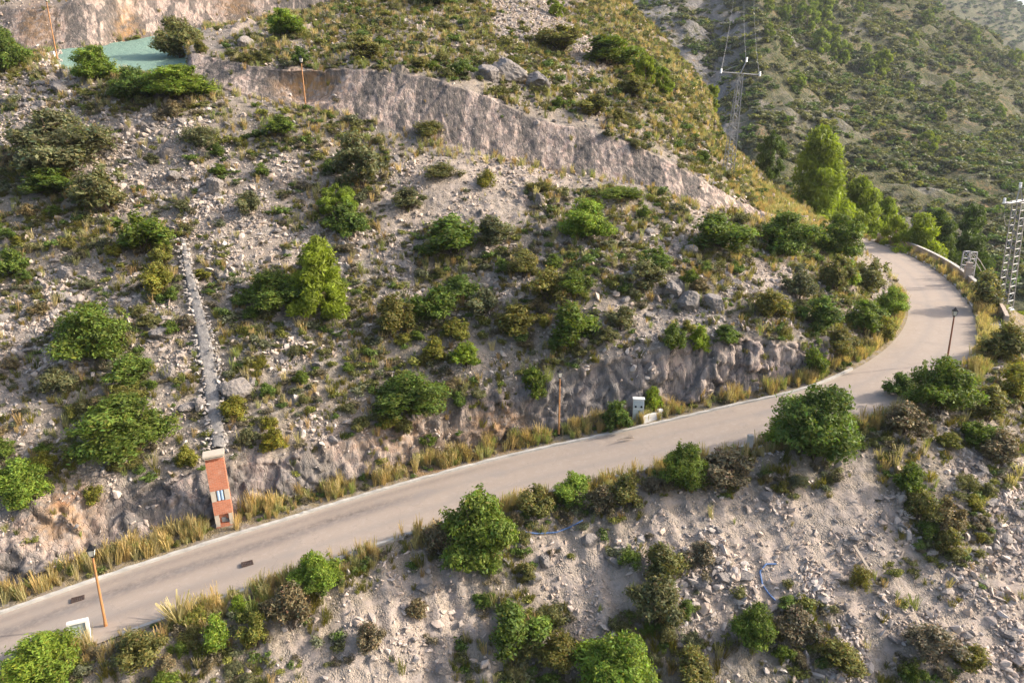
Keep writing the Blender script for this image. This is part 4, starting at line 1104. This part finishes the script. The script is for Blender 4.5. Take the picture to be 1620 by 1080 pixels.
PN = [  # x, foot y, width, height, where: 'h' hillside, number = distance for trees rooted below the line of sight
 (508, 492, 92, 112, 'h', 0, "big bright yellow green young pine on the mid slope"),
 (534, 352, 54, 58, 'h', 0, "smaller bright young pine above the big one on the slope"),
 (1288, 345, 92, 130, 104, 0, "largest pine standing behind the shoulder at the end of the rock face"),
 (1216, 280, 40, 66, 112, 1, "slender dark pine behind the shoulder near the far pylon"),
 (1352, 388, 74, 100, 108, 0, "pine leaning over the far end of the road, next to the largest pine"),
 (1382, 384, 46, 72, 112, 0, "narrow pine squeezed between the far road end and its taller neighbour"),
 (1410, 420, 46, 74, 96, 0, "small pine directly behind the start of the roadside wall"),
 (1442, 450, 92, 104, 92, 0, "brightest yellow green pine behind the roadside wall"),
 (1474, 430, 66, 92, 104, 1, "dark round pine behind the brightest one at the wall"),
 (1524, 430, 64, 98, 106, 1, "dark upright pine behind the short lattice mast"),
 (1100, 200, 46, 62, 122, 1, "dark pine on the crest of the near slope before the ravine"),
 (1076, 186, 34, 50, 124, 0, "pale pine at the crest of the near slope higher than the dark one"),
 (1123, 178, 26, 40, 122, 0, "small bright pine by the dark pine of the near crest"),
 (1020, 138, 28, 48, 'h', 0, "young pine on the upper slope beside the gravel tongue"),
 (1048, 150, 30, 40, 'h', 0, "yellowish young pine at the lower tip of the gravel tongue"),
 (1620, 560, 60, 70, 84, 0, "fresh green pine beyond the foot of the tall pylon"),
 (880, 26, 24, 34, 'h', 0, "small young pine on the skyline slope above the gravel tongue"),
]
for n_pn, (x, y, w, h, wh, dk, lab) in enumerate(PN):
    if wh == 'h': p, _n = hit(x, y)
    else: p = at_depth(x, y, wh)
    k = depth(p) / FOC
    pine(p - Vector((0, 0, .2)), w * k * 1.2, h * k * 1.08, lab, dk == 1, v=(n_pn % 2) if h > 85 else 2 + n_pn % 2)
FP = [(1214, 18), (1276, 50), (1300, 42), (1296, 82), (1316, 76), (1318, 92), (1330, 100), (1264, 140), (1374, 118), (1392, 118), (1444, 74), (1466, 38), (1540, 70), (1604, 106), (1464, 248),
      (1436, 148), (1358, 22), (1244, 76), (1216, 60), (1368, 88), (1486, 190), (1240, 32), (1580, 190), (1500, 150)]
for n, (x, y) in enumerate(FP):
    p = mhit(x, y); k = depth(p) / FOC
    s = [13, 30, 26, 24, 20, 15, 20, 16, 14, 22, 13, 13, 14, 16, 26][n] if n < 15 else random.uniform(10, 14)
    labs = {1: "broad pine clump highest on the facing mountain's tan spur", 3: "bright pine in the row of pines down the mountain's spur, uppermost of the row",
            7: "single bright pine beside the grey rocks of the ravine", 14: "single bright pine low on the facing mountain slope", 10: "single pine below the skyline of the facing mountain"}
    if n in labs: pine(p - Vector((0, 0, .5)), s * k * 1.35, s * k * 1.6, labs[n], v=2 + n % 2)
    else: pine(p - Vector((0, 0, .5)), s * k * 1.5, s * k * 1.8, "tiny bright pine among others scattered over the facing mountain", group="pines scattered over the facing mountain", v=2 + n % 2)

# ------------------------------------------------------------------ rocks and boulders one can point to
def boulder(x, y, w, h, label, cat="boulder", seed=0, sink=.25, name="boulder", group=None, rz=None):
    p, _n = hit(x, y); k = depth(p) / FOC
    o = link(name, BOULD[seed % 6]); s = w * k * .5
    o.scale = (s * 1.02, s * .8, h * k * .56); o.location = p + Vector((0, 0, h * k * (.5 - sink) * .6)) - Vector((0, 0, 0))
    o.rotation_euler = (random.uniform(-.2, .2), random.uniform(-.25, .25), random.uniform(0, 6.28) if rz is None else rz)
    return tag(o, label, cat, group)
BD = [(806, 122, 62, 36, "large grey boulder with a pale broken face above the streaked rock face"), (848, 134, 48, 28, "rounded dark boulder next to the pale broken one"),
      (776, 124, 40, 30, "dark lichened boulder wedged against the pale broken one"), (796, 98, 16, 12, "small rounded stone perched on the pale broken boulder"),
      (376, 622, 46, 38, "largest pinkish boulder beside the stone strip"), (352, 616, 22, 20, "pink stone resting against the stone strip edge"),
      (398, 606, 22, 16, "grey stone behind the largest pinkish boulder"), (382, 454, 28, 16, "flat pinkish slab at the foot of the dark bush by the big pine"),
      (318, 648, 20, 32, "upright pale stone at the edge of the stone strip"), (300, 646, 34, 16, "flat pale stone next to the upright one by the strip"),
      (266, 592, 24, 24, "white boulder in the rubble heap beside the strip"), (256, 530, 44, 24, "grey slab stone at the top of the rubble heap by the strip"),
      (106, 436, 28, 24, "pale boulder in dry grass below the feathery grey bush"), (96, 144, 30, 20, "white block below the green sheet at its nearer end"),
      (340, 298, 34, 26, "long pale slab in the middle of the upper rubble"), (276, 282, 30, 20, "pale angular rock near the feathery grey bush"),
      (388, 72, 28, 20, "pale grey rock on the knoll behind the bright mound"), (1000, 448, 38, 32, "grey outcrop rock below the silvery shrub"),
      (1092, 478, 46, 30, "grey fissured outcrop on the shoulder slope"), (1062, 462, 36, 26, "upper grey outcrop beside the fissured one"), (1130, 482, 34, 26, "small dark outcrop at the far side of the fissured one"),
      (1090, 400, 26, 22, "pale rock beneath the wide green shrub of the shoulder"), (932, 858, 24, 22, "pinkish boulder perched alone high on the pale scree"),
      (844, 916, 26, 24, "brownish boulder below the big dense roadside bush"), (862, 890, 24, 22, "split boulder in the pink scree below the hose"),
      (1374, 872, 0, 0, "")]
for n, (x, y, w, h, lab) in enumerate(BD):
    if w: boulder(x, y, w, h, lab, seed=n)
# loose rocks of the rubble, the 220 largest
pr, nr_, ir, jr = sample(ston * (zmap({'r': 1, 's': .8, 'p': .5, 'm': .25}, .05)[:-1, :-1]), 700, rng)
prx, pry, prz = project(pr)
cnt = 0
for q in range(len(pr)):
    if cnt >= 240: break
    if not (0 < prx[q] < 1620 and 0 < pry[q] < 1080): continue
    if np.any(np.hypot(OCC[:, 0] - prx[q], OCC[:, 1] - pry[q]) < OCC[:, 2] * .8): continue
    hp, _ = hit(prx[q], pry[q])
    if (hp - Vector(pr[q])).length > 1.0: continue
    z = zone_name(ir[q], jr[q]); s = random.uniform(.24, .55) ** 1.0
    o = link("rock", BOULD[random.randrange(6)]); o.location = Vector(pr[q]) + Vector((0, 0, .08 * s)); o.scale = (s, s * random.uniform(.6, .95), s * random.uniform(.4, .75))
    o.rotation_euler = (random.uniform(-.5, .5), random.uniform(-.5, .5), random.uniform(0, 6.28))
    tag(o, f"loose angular limestone rock among others like it {ZL[z]}", "rock", f"loose limestone rocks {ZL[z]}"); cnt += 1

# ------------------------------------------------------------------ street lamps
def lamp(pos, h, label, pole='pole', tilt=0.0, rz=0.0):
    e = empty("street_lamp", pos, rz); e.rotation_euler = (0, tilt, rz)
    tag(e, label, "street lamp")
    b = MB(); b.lathe([(.085, -.3), (.085, .25), (.075, .3), (.068, .5), (.05, h - .62), (.05, h - .6)], 10)
    b.build("pole", M[pole], e, True)
    b = MB(); b.lathe([(.105, -.1), (.105, .06), (.08, .10)], 10); b.build("base", M['black'], e)
    b = MB(); b.lathe([(.05, h - .62), (.075, h - .60), (.06, h - .55), (.11, h - .52), (.12, h - .50)], 8); b.build("collar", M['black'], e)
    q = math.pi / 4
    b = MB(); b.lathe([(.125, h - .50), (.205, h - .17)], 4, turn=q); g = b.build("lantern", M['lampglass'], e)
    b = MB()
    for k in range(4):
        a = q + k * math.pi / 2; c, s = math.cos(a), math.sin(a)
        b.tube((c * .13, s * .13, h - .50), (c * .213, s * .213, h - .16), .012, n=5)
        a2 = a + math.pi / 2
        b.tube((c * .213, s * .213, h - .165), (math.cos(a2) * .213, math.sin(a2) * .213, h - .165), .012, n=5)
    b.build("lantern_frame", M['black'], g)
    b = MB(); b.lathe([(.245, h - .16), (.25, h - .135), (.12, h - .04), (.10, h - .02), (.10, h + .03), (.05, h + .06), (.02, h + .12)], 4, turn=q); b.build("lantern_roof", M['black'], g)
    return e
for (x, y, ty, lab, pole, tl) in [(168, 992, 852, "near street lamp with orange pole beside the white framed box", 'pole', -.01),
                        (884, 688, 584, "orange street lamp standing before the grey rock cut by the cave", 'pole', 0),
                        (1497, 577, 490, "brown street lamp on the outer edge of the curve", 'rustpole', .02),
                        (484, 172, 98, "orange street lamp in the recess of the upper rock face", 'pole', -.03),
                        (91, 95, 6, "rusty orange street lamp by the green sheet under the upper crag", 'pole', -.04)]:
    p, _n = hit(x, y)
    if ty == 490: p = Vector(on_level(x, y, 15.1))
    if ty == 852: p = Vector(on_level(x, y, 22.25))
    hh = (y - ty) * depth(p) / FOC / CP
    lamp(p, hh, lab, pole, tl, random.uniform(0, 1.5))

# ------------------------------------------------------------------ brick pillar and stone strip
pb = hit(357, 832)[0]; pb = Vector((at_depth(357, 832, depth(pb))))
hb = 4.1; kpx = depth(pb) / FOC
hb = (832 - 716) * kpx / CP; wb = 27 * kpx
yaw = math.radians(22)
e = empty("brick_pillar", pb, yaw); e.rotation_euler = (-.03, -.045, yaw)
tag(e, "tall orange brick pillar with cream cap standing beside the road verge", "brick pillar")
ww, dd_ = wb / 2, .62
b = MB()
b.box((0, dd_ / 2 + .12, hb * .5 - .2), (wb, dd_ - .1, hb + .3))               # core behind the openings
b.box((0, .10, hb * .72), (wb - .004, .24, hb * .40)); b.box((0, .10, hb * .275), (wb - .004, .24, hb * .19)); b.box((0, .10, -.05), (wb - .004, .24, hb * .11))
b.build("body", M['brick'], e)
b = MB()
for s in (-1, 1): b.box((s * ww * .72, .085, hb * .445), (ww * .52, .22, hb * .145)); b.box((s * ww * .76, .085, hb * .095), (ww * .46, .22, hb * .16))
b.build("door_surround", M['cream'], e)
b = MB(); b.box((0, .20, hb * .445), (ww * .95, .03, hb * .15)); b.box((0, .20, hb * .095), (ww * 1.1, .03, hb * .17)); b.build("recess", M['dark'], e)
for s in (-1, 1):
    b = MB(); b.tube((s * .10, .07, hb * .378), (s * .10, .07, hb * .515), .085, n=12); b.build("pipe", M['bluepipe'], e)
b = MB(); b.box((-.02, .12, hb * .09), (.26, .1, .3), bevel=.02); b.box((.16, .14, hb * .07), (.12, .1, .22), bevel=.02); b.build("meter", M['galv'], e)
b = MB(); b.box((0, dd_ / 2, hb + .03), (wb + .16, dd_ + .3, .14), bevel=.02); b.box((0, dd_ / 2, hb - .12), (wb + .06, dd_ + .14, .08)); b.build("cap", M['cream'], e)
# the stone-edged gravel strip running straight up the slope
ce = empty("gravel_strip", hit(346, 705)[0]); tag(ce, "grey stone edged gravel strip running straight up the slope from the brick pillar", "gravel strip")
Lp, Rp = [], []
ys = np.linspace(386, 716, 90)
for yy in ys:
    xx = np.interp(yy, [c[1] for c in chan_line], [c[0] for c in chan_line]) if yy < 705 else 346 + (yy - 705) * .12
    hw = np.interp(yy, [386, 480, 560, 640, 716], [5, 10, 14, 14, 12])
    Lp.append(hit(xx - hw, yy)[0]); Rp.append(hit(xx + hw, yy)[0])
Lp = np.array(Lp); Rp = np.array(Rp)
for A_ in (Lp, Rp):
    for _ in range(6): A_[1:-1] = (A_[:-2] + A_[1:-1] * 2 + A_[2:]) / 4
cn = 9; ct = np.linspace(0, 1, cn)
base_o = np.array(ce.location)
G = Lp[None] * (1 - ct)[:, None, None] + Rp[None] * ct[:, None, None]
G[..., 2] += (.34 + .08 * np.sin(np.pi * ct))[:, None]; G[0, :, 2] -= .6; G[-1, :, 2] -= .6
G = G + .16 * fbm(G / .35, 3)[..., None] * UP - base_o
gi = np.arange(cn * len(ys)).reshape(cn, len(ys))
GF = np.stack([gi[:-1, :-1], gi[:-1, 1:], gi[1:, 1:], gi[1:, :-1]], -1).reshape(-1, 4)
link("gravel_bed", mesh_np("gravel_bed", G, GF, M['gravel'], True), ce)
for A_ in (Lp, Rp):
    n = 260; t_ = rng.uniform(0, len(ys) - 1.01, n); i = t_.astype(int); f = (t_ - i)[:, None]
    pp = A_[i] * (1 - f) + A_[i + 1] * f + np.array([0, 0, .30]) + rng.normal(size=(n, 3)) * .15 - base_o
    s = rng.uniform(.10, .26, n)
    V, F, T_ = merge(RP, pp, euler_np(rng.normal(0, .5, n), rng.normal(0, .5, n), rng.uniform(0, 6.28, n)), np.stack([s, s * .8, s * .6], 1), np.repeat(rng.uniform(.75, 1.15, n)[:, None], 3, 1), rng)
    tag(link("stone_edging", mesh_np("stone_edging", V, F, M['stone'], False, T_), ce), kind="stuff")
ph = hit(287, 388)[0]
b = MB(); b.box((0, 0, .1), (.55, .35, .22), bevel=.03); hx = b.build("brick_block", M['brick'], None, loc=ph); tag(hx, "small orange brick block at the upper end of the gravel strip", "brick block")

# ------------------------------------------------------------------ cabinet, low wall, white box by the road
def facing(p): return math.atan2(-p.x, p.y) * .35
kn = lambda px: np.interp(px, [c[0] for c in C_px[:11]], np.arange(11))
def road_yaw(k): t = np.array([np.interp(k, np.arange(K), T[:, i]) for i in range(2)]); return math.atan2(t[1], t[0])
pc = hit(1009, 668)[0]; kz = depth(pc) / FOC; hc = 38 * kz; wc = 17 * kz
e = empty("utility_cabinet", pc, math.radians(-7)); tag(e, "pale grey utility cabinet with two dark ports at the foot of the rock cut", "utility cabinet")
b = MB(); b.box((0, .2, hc / 2 - .15), (wc, .4, hc + .3)); b.box((0, .19, hc + .03), (wc + .08, .5, .07)); b.build("housing", M['cabinet'], e)
b = MB(); b.box((-wc * .23, -.012, hc * .31), (wc * .42, .02, hc * .52)); b.build("door", M['cabinetdoor'], e)
b = MB(); b.box((wc * .23, -.012, hc * .31), (wc * .42, .02, hc * .52)); b.build("door", M['cabinetdoor'], e)
b = MB(); b.box((0, -.010, hc * .78), (wc * .88, .02, hc * .30)); pn = b.build("meter_panel", M['cabinetdoor'], e)
for s in (-1, 1):
    b = MB(); b.tube((s * wc * .26, -.02, hc * .70), (s * wc * .26, -.05, hc * .70), .075, n=12); b.build("port", M['black'], pn)
pw = hit(1032, 664)[0]; kz = depth(pw) / FOC
b = MB(); b.box((0, 0, .2), (34 * kz, .22, .62), bevel=.02); b.box((18 * kz * .8, -.02, .58), (8 * kz, .26, .2), bevel=.03)
o = b.build("low_wall", M['whitewall'], None, loc=pw); o.rotation_euler = (0, -.12, math.radians(20)); tag(o, "low whitewashed wall stub beside the pale utility cabinet", "low wall")
pq = Vector(on_level(128, 1018, 22.3)); kz = depth(pq) / FOC
e = empty("meter_box", pq, math.radians(24)); tag(e, "white framed meter box with grey glazed front beside the near lamp", "meter box")
wq, hq = 29 * kz, 40 * kz
b = MB(); b.box((0, .12, hq - .06), (wq, .22, .10)); b.box((wq / 2 - .06, .12, hq / 2 - .05), (.12, .22, hq - .10)); b.box((-wq / 2 + .04, .13, hq / 2 - .05), (.08, .20, hq - .10)); b.build("frame", M['whitewall'], e)
b = MB(); b.box((-.02, .15, hq / 2 - .1), (wq - .2, .12, hq - .1)); b.build("door", M['cabinetdoor'], e)
b = MB(); b.box((0, .085, hq / 2 - .1), (.02, .02, hq - .3)); b.build("divider", M['galv'], e)
# white post by the rusty lamp on the terrace
pp = hit(85, 94)[0]; kz = depth(pp) / FOC
b = MB(); b.box((0, 0, .3), (5 * kz, .3, 14 * kz), bevel=.03); o = b.build("junction_box", M['whitewall'], None, loc=pp); tag(o, "small white junction box at the foot of the rusty orange lamp", "junction box")
# concrete slab and kerb post on the road's outer edge
ps = hit(1206, 711)[0]; kz = depth(ps) / FOC
b = MB(); b.box((0, 0, .05), (40 * kz, 13 * kz, .18), bevel=.02); b.tube((.1, -.05, .12), (.1, -.05, .16), .1, n=12)
o = b.build("concrete_slab", M['concrete'], None, loc=ps); o.rotation_euler = (.5, -.1, math.radians(18)); tag(o, "broken pale concrete slab below the biggest roadside bush", "concrete slab")
pk = Vector(on_level(1186, 704, 17.1)); b = MB(); b.box((0, 0, .3), (.32, .3, .8), bevel=.04); o = b.build("marker_post", M['concrete'], None, loc=pk); tag(o, "stubby grey concrete marker post behind the broken slab", "post")

# ------------------------------------------------------------------ drains and the branch on the road
for (x, y, lab) in [(391, 891, "rusty iron drain grate set in the road past the first lamp"), (123, 947, "rusty iron drain grate in the road before the first lamp")]:
    d = np.interp(kn(x), np.arange(K), C_d); p = Vector(on_level(x, y, d - .03))
    e = empty("drain_grate", p, road_yaw(kn(x))); e.scale = (.82, .7, 1); tag(e, lab, "drain grate")
    b = MB()
    for s in (-1, 1): b.box((s * .34, 0, .012), (.06, .62, .05)); b.box((0, s * .28, .012), (.62, .06, .046))
    b.build("frame", M['drain'], e)
    b = MB()
    for k in range(6): b.box((-.25 + k * .1, 0, .008), (.055, .5, .04))
    b.build("bars", M['drain'], e)
d = np.interp(kn(1000), np.arange(K), C_d); pbr = Vector(on_level(992, 694, d - .03))
b = MB(); b.path([(-.75, -.25, .04), (-.3, -.1, .1), (.1, .02, .13), (.45, .1, .07)], [.03, .06, .09, .05], 6)
for k in range(14):
    a = (random.uniform(-.1, .4), random.uniform(-.1, .15), .1); b.path([a, (a[0] + random.uniform(-.3, .3), a[1] + random.uniform(-.25, .25), random.uniform(.1, .35))], [.02, .005], 4)
o = b.build("fallen_branch", M['wood'], None, loc=pbr); tag(o, "dead brown branch lying on the asphalt near the pale cabinet", "branch")

# ------------------------------------------------------------------ wall round the curve
wa, wb_ = np.searchsorted(ku, 12.25), np.searchsorted(ku, 14.6)
line = (rB + dOUT * 1.25)[wa:wb_]
t_w = np.linspace(0, 1, len(line))
top = 1.0 - .12 * np.clip(1 - t_w / .25, 0, 1)
e = empty("roadside_wall", line[0]); tag(e, "beige rendered wall with pale coping curving along the far road", "wall")
o = link("wall_body", sweep("wall_body", line - line[0], dOUT[wa:wb_], [(0, -1.2), (0, .98), (.28, .98), (.28, -1.8)], M['wall']), e)
o = link("coping", sweep("coping", line - line[0], dOUT[wa:wb_], [(-.05, .983), (-.05, 1.07), (.33, 1.07), (.33, .983)], M['concrete']), e)
kpil = np.searchsorted(ku, 12.72); pl_ = rB[kpil] + dOUT[kpil] * 1.25
b = MB(); b.box((.1, 0, .6), (.62, .62, 2.3)); b.box((.1, 0, 1.82), (.74, .74, .14), bevel=.02); b.box((.1, 0, 2.1), (.5, .5, .42)); b.box((.1, 0, 2.36), (.62, .62, .1), bevel=.02); b.box((.1, -.3, 1.5), (.34, .08, .5))
o = b.build("wall_pillar", M['wall'], None, loc=pl_); o.rotation_euler = (0, 0, road_yaw(12.7)); tag(o, "square pillar with a box on top interrupting the beige roadside wall", "pillar")
w3, w4 = np.searchsorted(ku, 11.8), np.searchsorted(ku, 12.1)
line2 = (rB + dOUT * 1.9)[w3:w4]
o = link("end_wall", sweep("end_wall", line2, dOUT[w3:w4], [(0, -1.2), (0, .85), (.3, .85), (.3, -1.8)], M['wall'])); tag(o, "short separate end piece of the beige wall beside the thorn bush", "wall")
o = link("pavement_slab", sweep("pavement_slab", rB[w3 - 30:w4], dOUT[w3 - 30:w4], [(.21, -.2), (.21, .1), (1.7, .1), (1.7, -.3)], M['concrete'])); o.name = "pavement"; tag(o, kind="structure")

# ------------------------------------------------------------------ pylons and wires
def lattice(h, w0, w1, r, n, mat_n, name, parent, shift=(0, 0, 0)):
    b = MB(); lv = [h * (1 - (1 - k / n) ** 1.0) for k in range(n + 1)]
    def cnr(z, i): w = (w0 + (w1 - w0) * z / h) / 2; return Vector((w * (-1, 1, 1, -1)[i], w * (-1, -1, 1, 1)[i], z)) + Vector(shift)
    for i in range(4): b.tube(cnr(0, i), cnr(h, i), r * 1.35, n=4)
    for k in range(n):
        for i in range(4):
            j = (i + 1) % 4
            b.tube(cnr(lv[k + 1], i), cnr(lv[k + 1], j), r * .7, n=4)
            if k % 2: b.tube(cnr(lv[k], i), cnr(lv[k + 1], j), r * .7, n=4)
            else: b.tube(cnr(lv[k], j), cnr(lv[k + 1], i), r * .7, n=4)
    return b.build(name, M[mat_n], parent)
def insulator(name, p, parent, d=(0, 0, 1), s=1.0):
    b = MB(); p = Vector(p); d = Vector(d).normalized()
    for k in range(4): b.tube(p + d * (.16 * k * s), p + d * ((.16 * k + .10) * s), .17 * s, .13 * s, n=8)
    return b.build(name, M['porcelain'], parent)
# tall pylon beyond the curve
Zt = 74; p0 = at_depth(1583, 530, Zt); ht = (530 - 330) * Zt / FOC / CP
e = empty("lattice_pylon", p0, .45); e.rotation_euler = (0, -.085, .45); tag(e, "tall grey lattice pylon with white insulators beyond the wall of the curve", "pylon")
lattice(ht, 1.15, .8, .045, 18, 'galv', "tower", e)
lattice(3.2, 1.25, 1.15, .13, 1, 'whitesteel', "plinth_legs", e, (0, 0, -.3))
b = MB(); b.tube((-2.0, 0, ht + .1), (2.6, 0, ht + .1), .07, n=4); b.tube((-2.0, .5, ht + .1), (2.6, .5, ht + .1), .07, n=4)
for k in range(6): b.tube((-1.8 + k * .85, 0, ht + .1), (-1.4 + k * .85, .5, ht + .1), .05, n=4)
b.tube((-.6, 0, ht), (-.2, 0, ht + 1.5), .06, n=4); b.tube((.6, 0, ht), (-.1, 0, ht + 1.5), .06, n=4)
b.tube((1.2, 0, ht + .1), (.9, -.2, ht + 1.2), .06, n=4); b.tube((2.2, 0, ht + .1), (1.9, -.2, ht + 1.2), .06, n=4); b.tube((.9, -.2, ht + 1.2), (1.9, -.2, ht + 1.2), .06, n=4)
b.build("crossarm", M['whitesteel'], e)
ins_t = [(-2.2, .2, ht + .15), (-.2, 0, ht + 1.5), (2.5, .2, ht + .3)]
for p in ins_t: insulator("insulator", p, e, (0, 0, 1), .9)
b = MB(); b.path([(-2.2, 0, ht + .1), (-2.3, 0, ht - 1.2), (-1.8, 0, ht - 2.1), (-1.0, 0, ht - 2.2), (-.6, 0, ht - 1.9)], .03, 5); b.build("jumper_cable", M['wire'], e)
bt = e.matrix_basis.copy(); T1 = [Matrix.Translation(p0) @ Matrix.Rotation(.45, 4, 'Z') @ Matrix.Rotation(-.085, 4, 'Y') @ Vector(p) for p in ins_t]
# short mast
Zs_ = 76; pm = at_depth(1526, 452, Zs_); hm = (455 - 403) * Zs_ / FOC / CP
e = empty("lattice_mast", pm, .3); tag(e, "short white lattice mast stub just behind the roadside wall", "lattice mast")
lattice(hm, .95, .9, .05, 5, 'whitesteel', "mast", e); lattice(2.5, .95, .95, .05, 2, 'whitesteel', "mast_foot", e, (0, 0, -2.5))
b = MB(); b.path([(.5, 0, hm - .2), (2.2, .4, hm - 1.2), (4.0, .8, hm - 2.6)], .05, 5); b.path([(.5, .5, hm - .3), (2.2, .9, hm - 1.4), (4.0, 1.3, hm - 2.8)], .04, 5); b.build("stay_cable", M['wire'], e)
# far pylon on the flank
Zf = 96; p1 = hit(1151, 278)[0]; Zf = depth(p1); hf = .86 * (278 - 108) * Zf / FOC / CP
e = empty("lattice_pylon", p1, .15); e.rotation_euler = (0, .05, .15); tag(e, "slender far pylon with a wide crossarm on the flank before the ravine", "pylon")
lattice(hf, .95, .45, .034, 18, 'galv', "tower", e)
b = MB(); b.tube((-2.2, 0, hf), (2.2, 0, hf), .07, n=4); b.tube((-2.2, 0, hf), (-.4, 0, hf + .8), .025, n=4); b.tube((0, 0, hf), (.5, 0, hf + 1.3), .06, n=4); b.build("crossarm", M['galv'], e)
ins_f = [(-2.2, 0, hf - .1), (.5, 0, hf + 1.2), (2.2, 0, hf - .1)]
for p in ins_f: insulator("insulator", p, e, (0, 0, 1), .75); 
T2 = [Matrix.Translation(p1) @ Matrix.Rotation(.15, 4, 'Z') @ Matrix.Rotation(.05, 4, 'Y') @ Vector(p) for p in ins_f]
top_m = [mhit(x, -30) for x in (1166, 1176, 1190)]
def wire(a, b_, sag, label):
    m = MB(); m.path([a.lerp(b_, t) - Vector((0, 0, sag * 4 * t * (1 - t))) for t in np.linspace(0, 1, 26)], .014, 4)
    o = m.build("power_line", M['wire']); tag(o, label, "power line", "overhead lines of the pylons")
for k, (a, b_) in enumerate(zip(T2, top_m)): wire(a, b_ + Vector((0, 0, 14)), 6, "thin overhead line climbing from the slender far pylon up the mountain")
for k, (a, b_) in enumerate(zip(T1, [Vector((130, 40, 8)), Vector((130, 42, 9.5)), Vector((130, 44, 8))])): wire(a, b_, 3, "thin overhead line leaving the tall pylon away from the hillside")

# ------------------------------------------------------------------ hoses and plank on the scree
def on_ground(pts, lift=.06): return [hit(x, y)[0] + Vector((0, 0, lift)) for x, y in pts]
def dense_line(pts, n=40):
    pts = np.array(pts, float); s = np.linspace(0, len(pts) - 1, n); i = np.clip(s.astype(int), 0, len(pts) - 2); f = (s - i)[:, None]
    f = f * f * (3 - 2 * f) * .4 + f * .6
    return pts[i] * (1 - f) + pts[i + 1] * f
for pts, lab in [([(828, 842), (850, 845), (880, 843), (904, 834), (922, 824)], "faded blue hose lying on the scree under the bright roadside shrub"),
                 ([(1228, 893), (1212, 893), (1202, 905), (1206, 925), (1216, 940), (1234, 958)], "blue hose bent in a hook among the grey stones")]:
    b = MB(); b.path(on_ground(dense_line(pts)), .045, 6); o = b.build("hose", M['hose']); tag(o, lab, "hose")
a, c_ = hit(1350, 868)[0], hit(1377, 912)[0]
b = MB(); d_ = c_ - a; b.box((a + c_) / 2 + Vector((0, 0, .25)), (.16, .05, d_.length), rot=d_.to_track_quat('Z', 'Y').to_matrix(), bevel=.01); o = b.build("plank", M['wood']); tag(o, "thin weathered plank lying down the scree beside the dark broom shrub", "plank")
a = hit(284, 985)[0]
V, F = tuft_proto(99, 150, .75, .014)
o = link("grass_clump", mesh_np("grass_clump", V * 1.45, F, M['straw'], False, np.full(len(V), .95)), None, a); tag(o, "big pale arching grass clump at the road edge past the first lamp", "grass clump")

# ------------------------------------------------------------------ haze
hm_ = bpy.data.materials.new("haze"); hm_.use_nodes = True; t = hm_.node_tree; t.nodes.remove(t.nodes["Principled BSDF"])
pv = t.nodes.new("ShaderNodeVolumePrincipled"); pv.inputs["Color"].default_value = (.80, .88, 1.0, 1); pv.inputs["Density"].default_value = .00011; pv.inputs["Anisotropy"].default_value = .2
t.links.new(pv.outputs[0], t.nodes["Material Output"].inputs["Volume"])
allz = [float(a[..., 2].min()) for a in (P, Pm, Pf)] + [float(a[..., 2].max()) for a in (P, Pm, Pf)]
allx = [float(f(a[..., 0])) for a in (P, Pm, Pf) for f in (np.min, np.max)]; ally = [float(f(a[..., 1])) for a in (P, Pm, Pf) for f in (np.min, np.max)]
lo = Vector((min(allx) - 5, min(min(ally), 0) - 10, min(allz) - 1)); hi = Vector((max(allx) + 5, max(ally) + 5, max(allz) + 3))
b = MB(); b.box((lo + hi) / 2, hi - lo); o = b.build("haze", hm_); tag(o, kind="stuff")
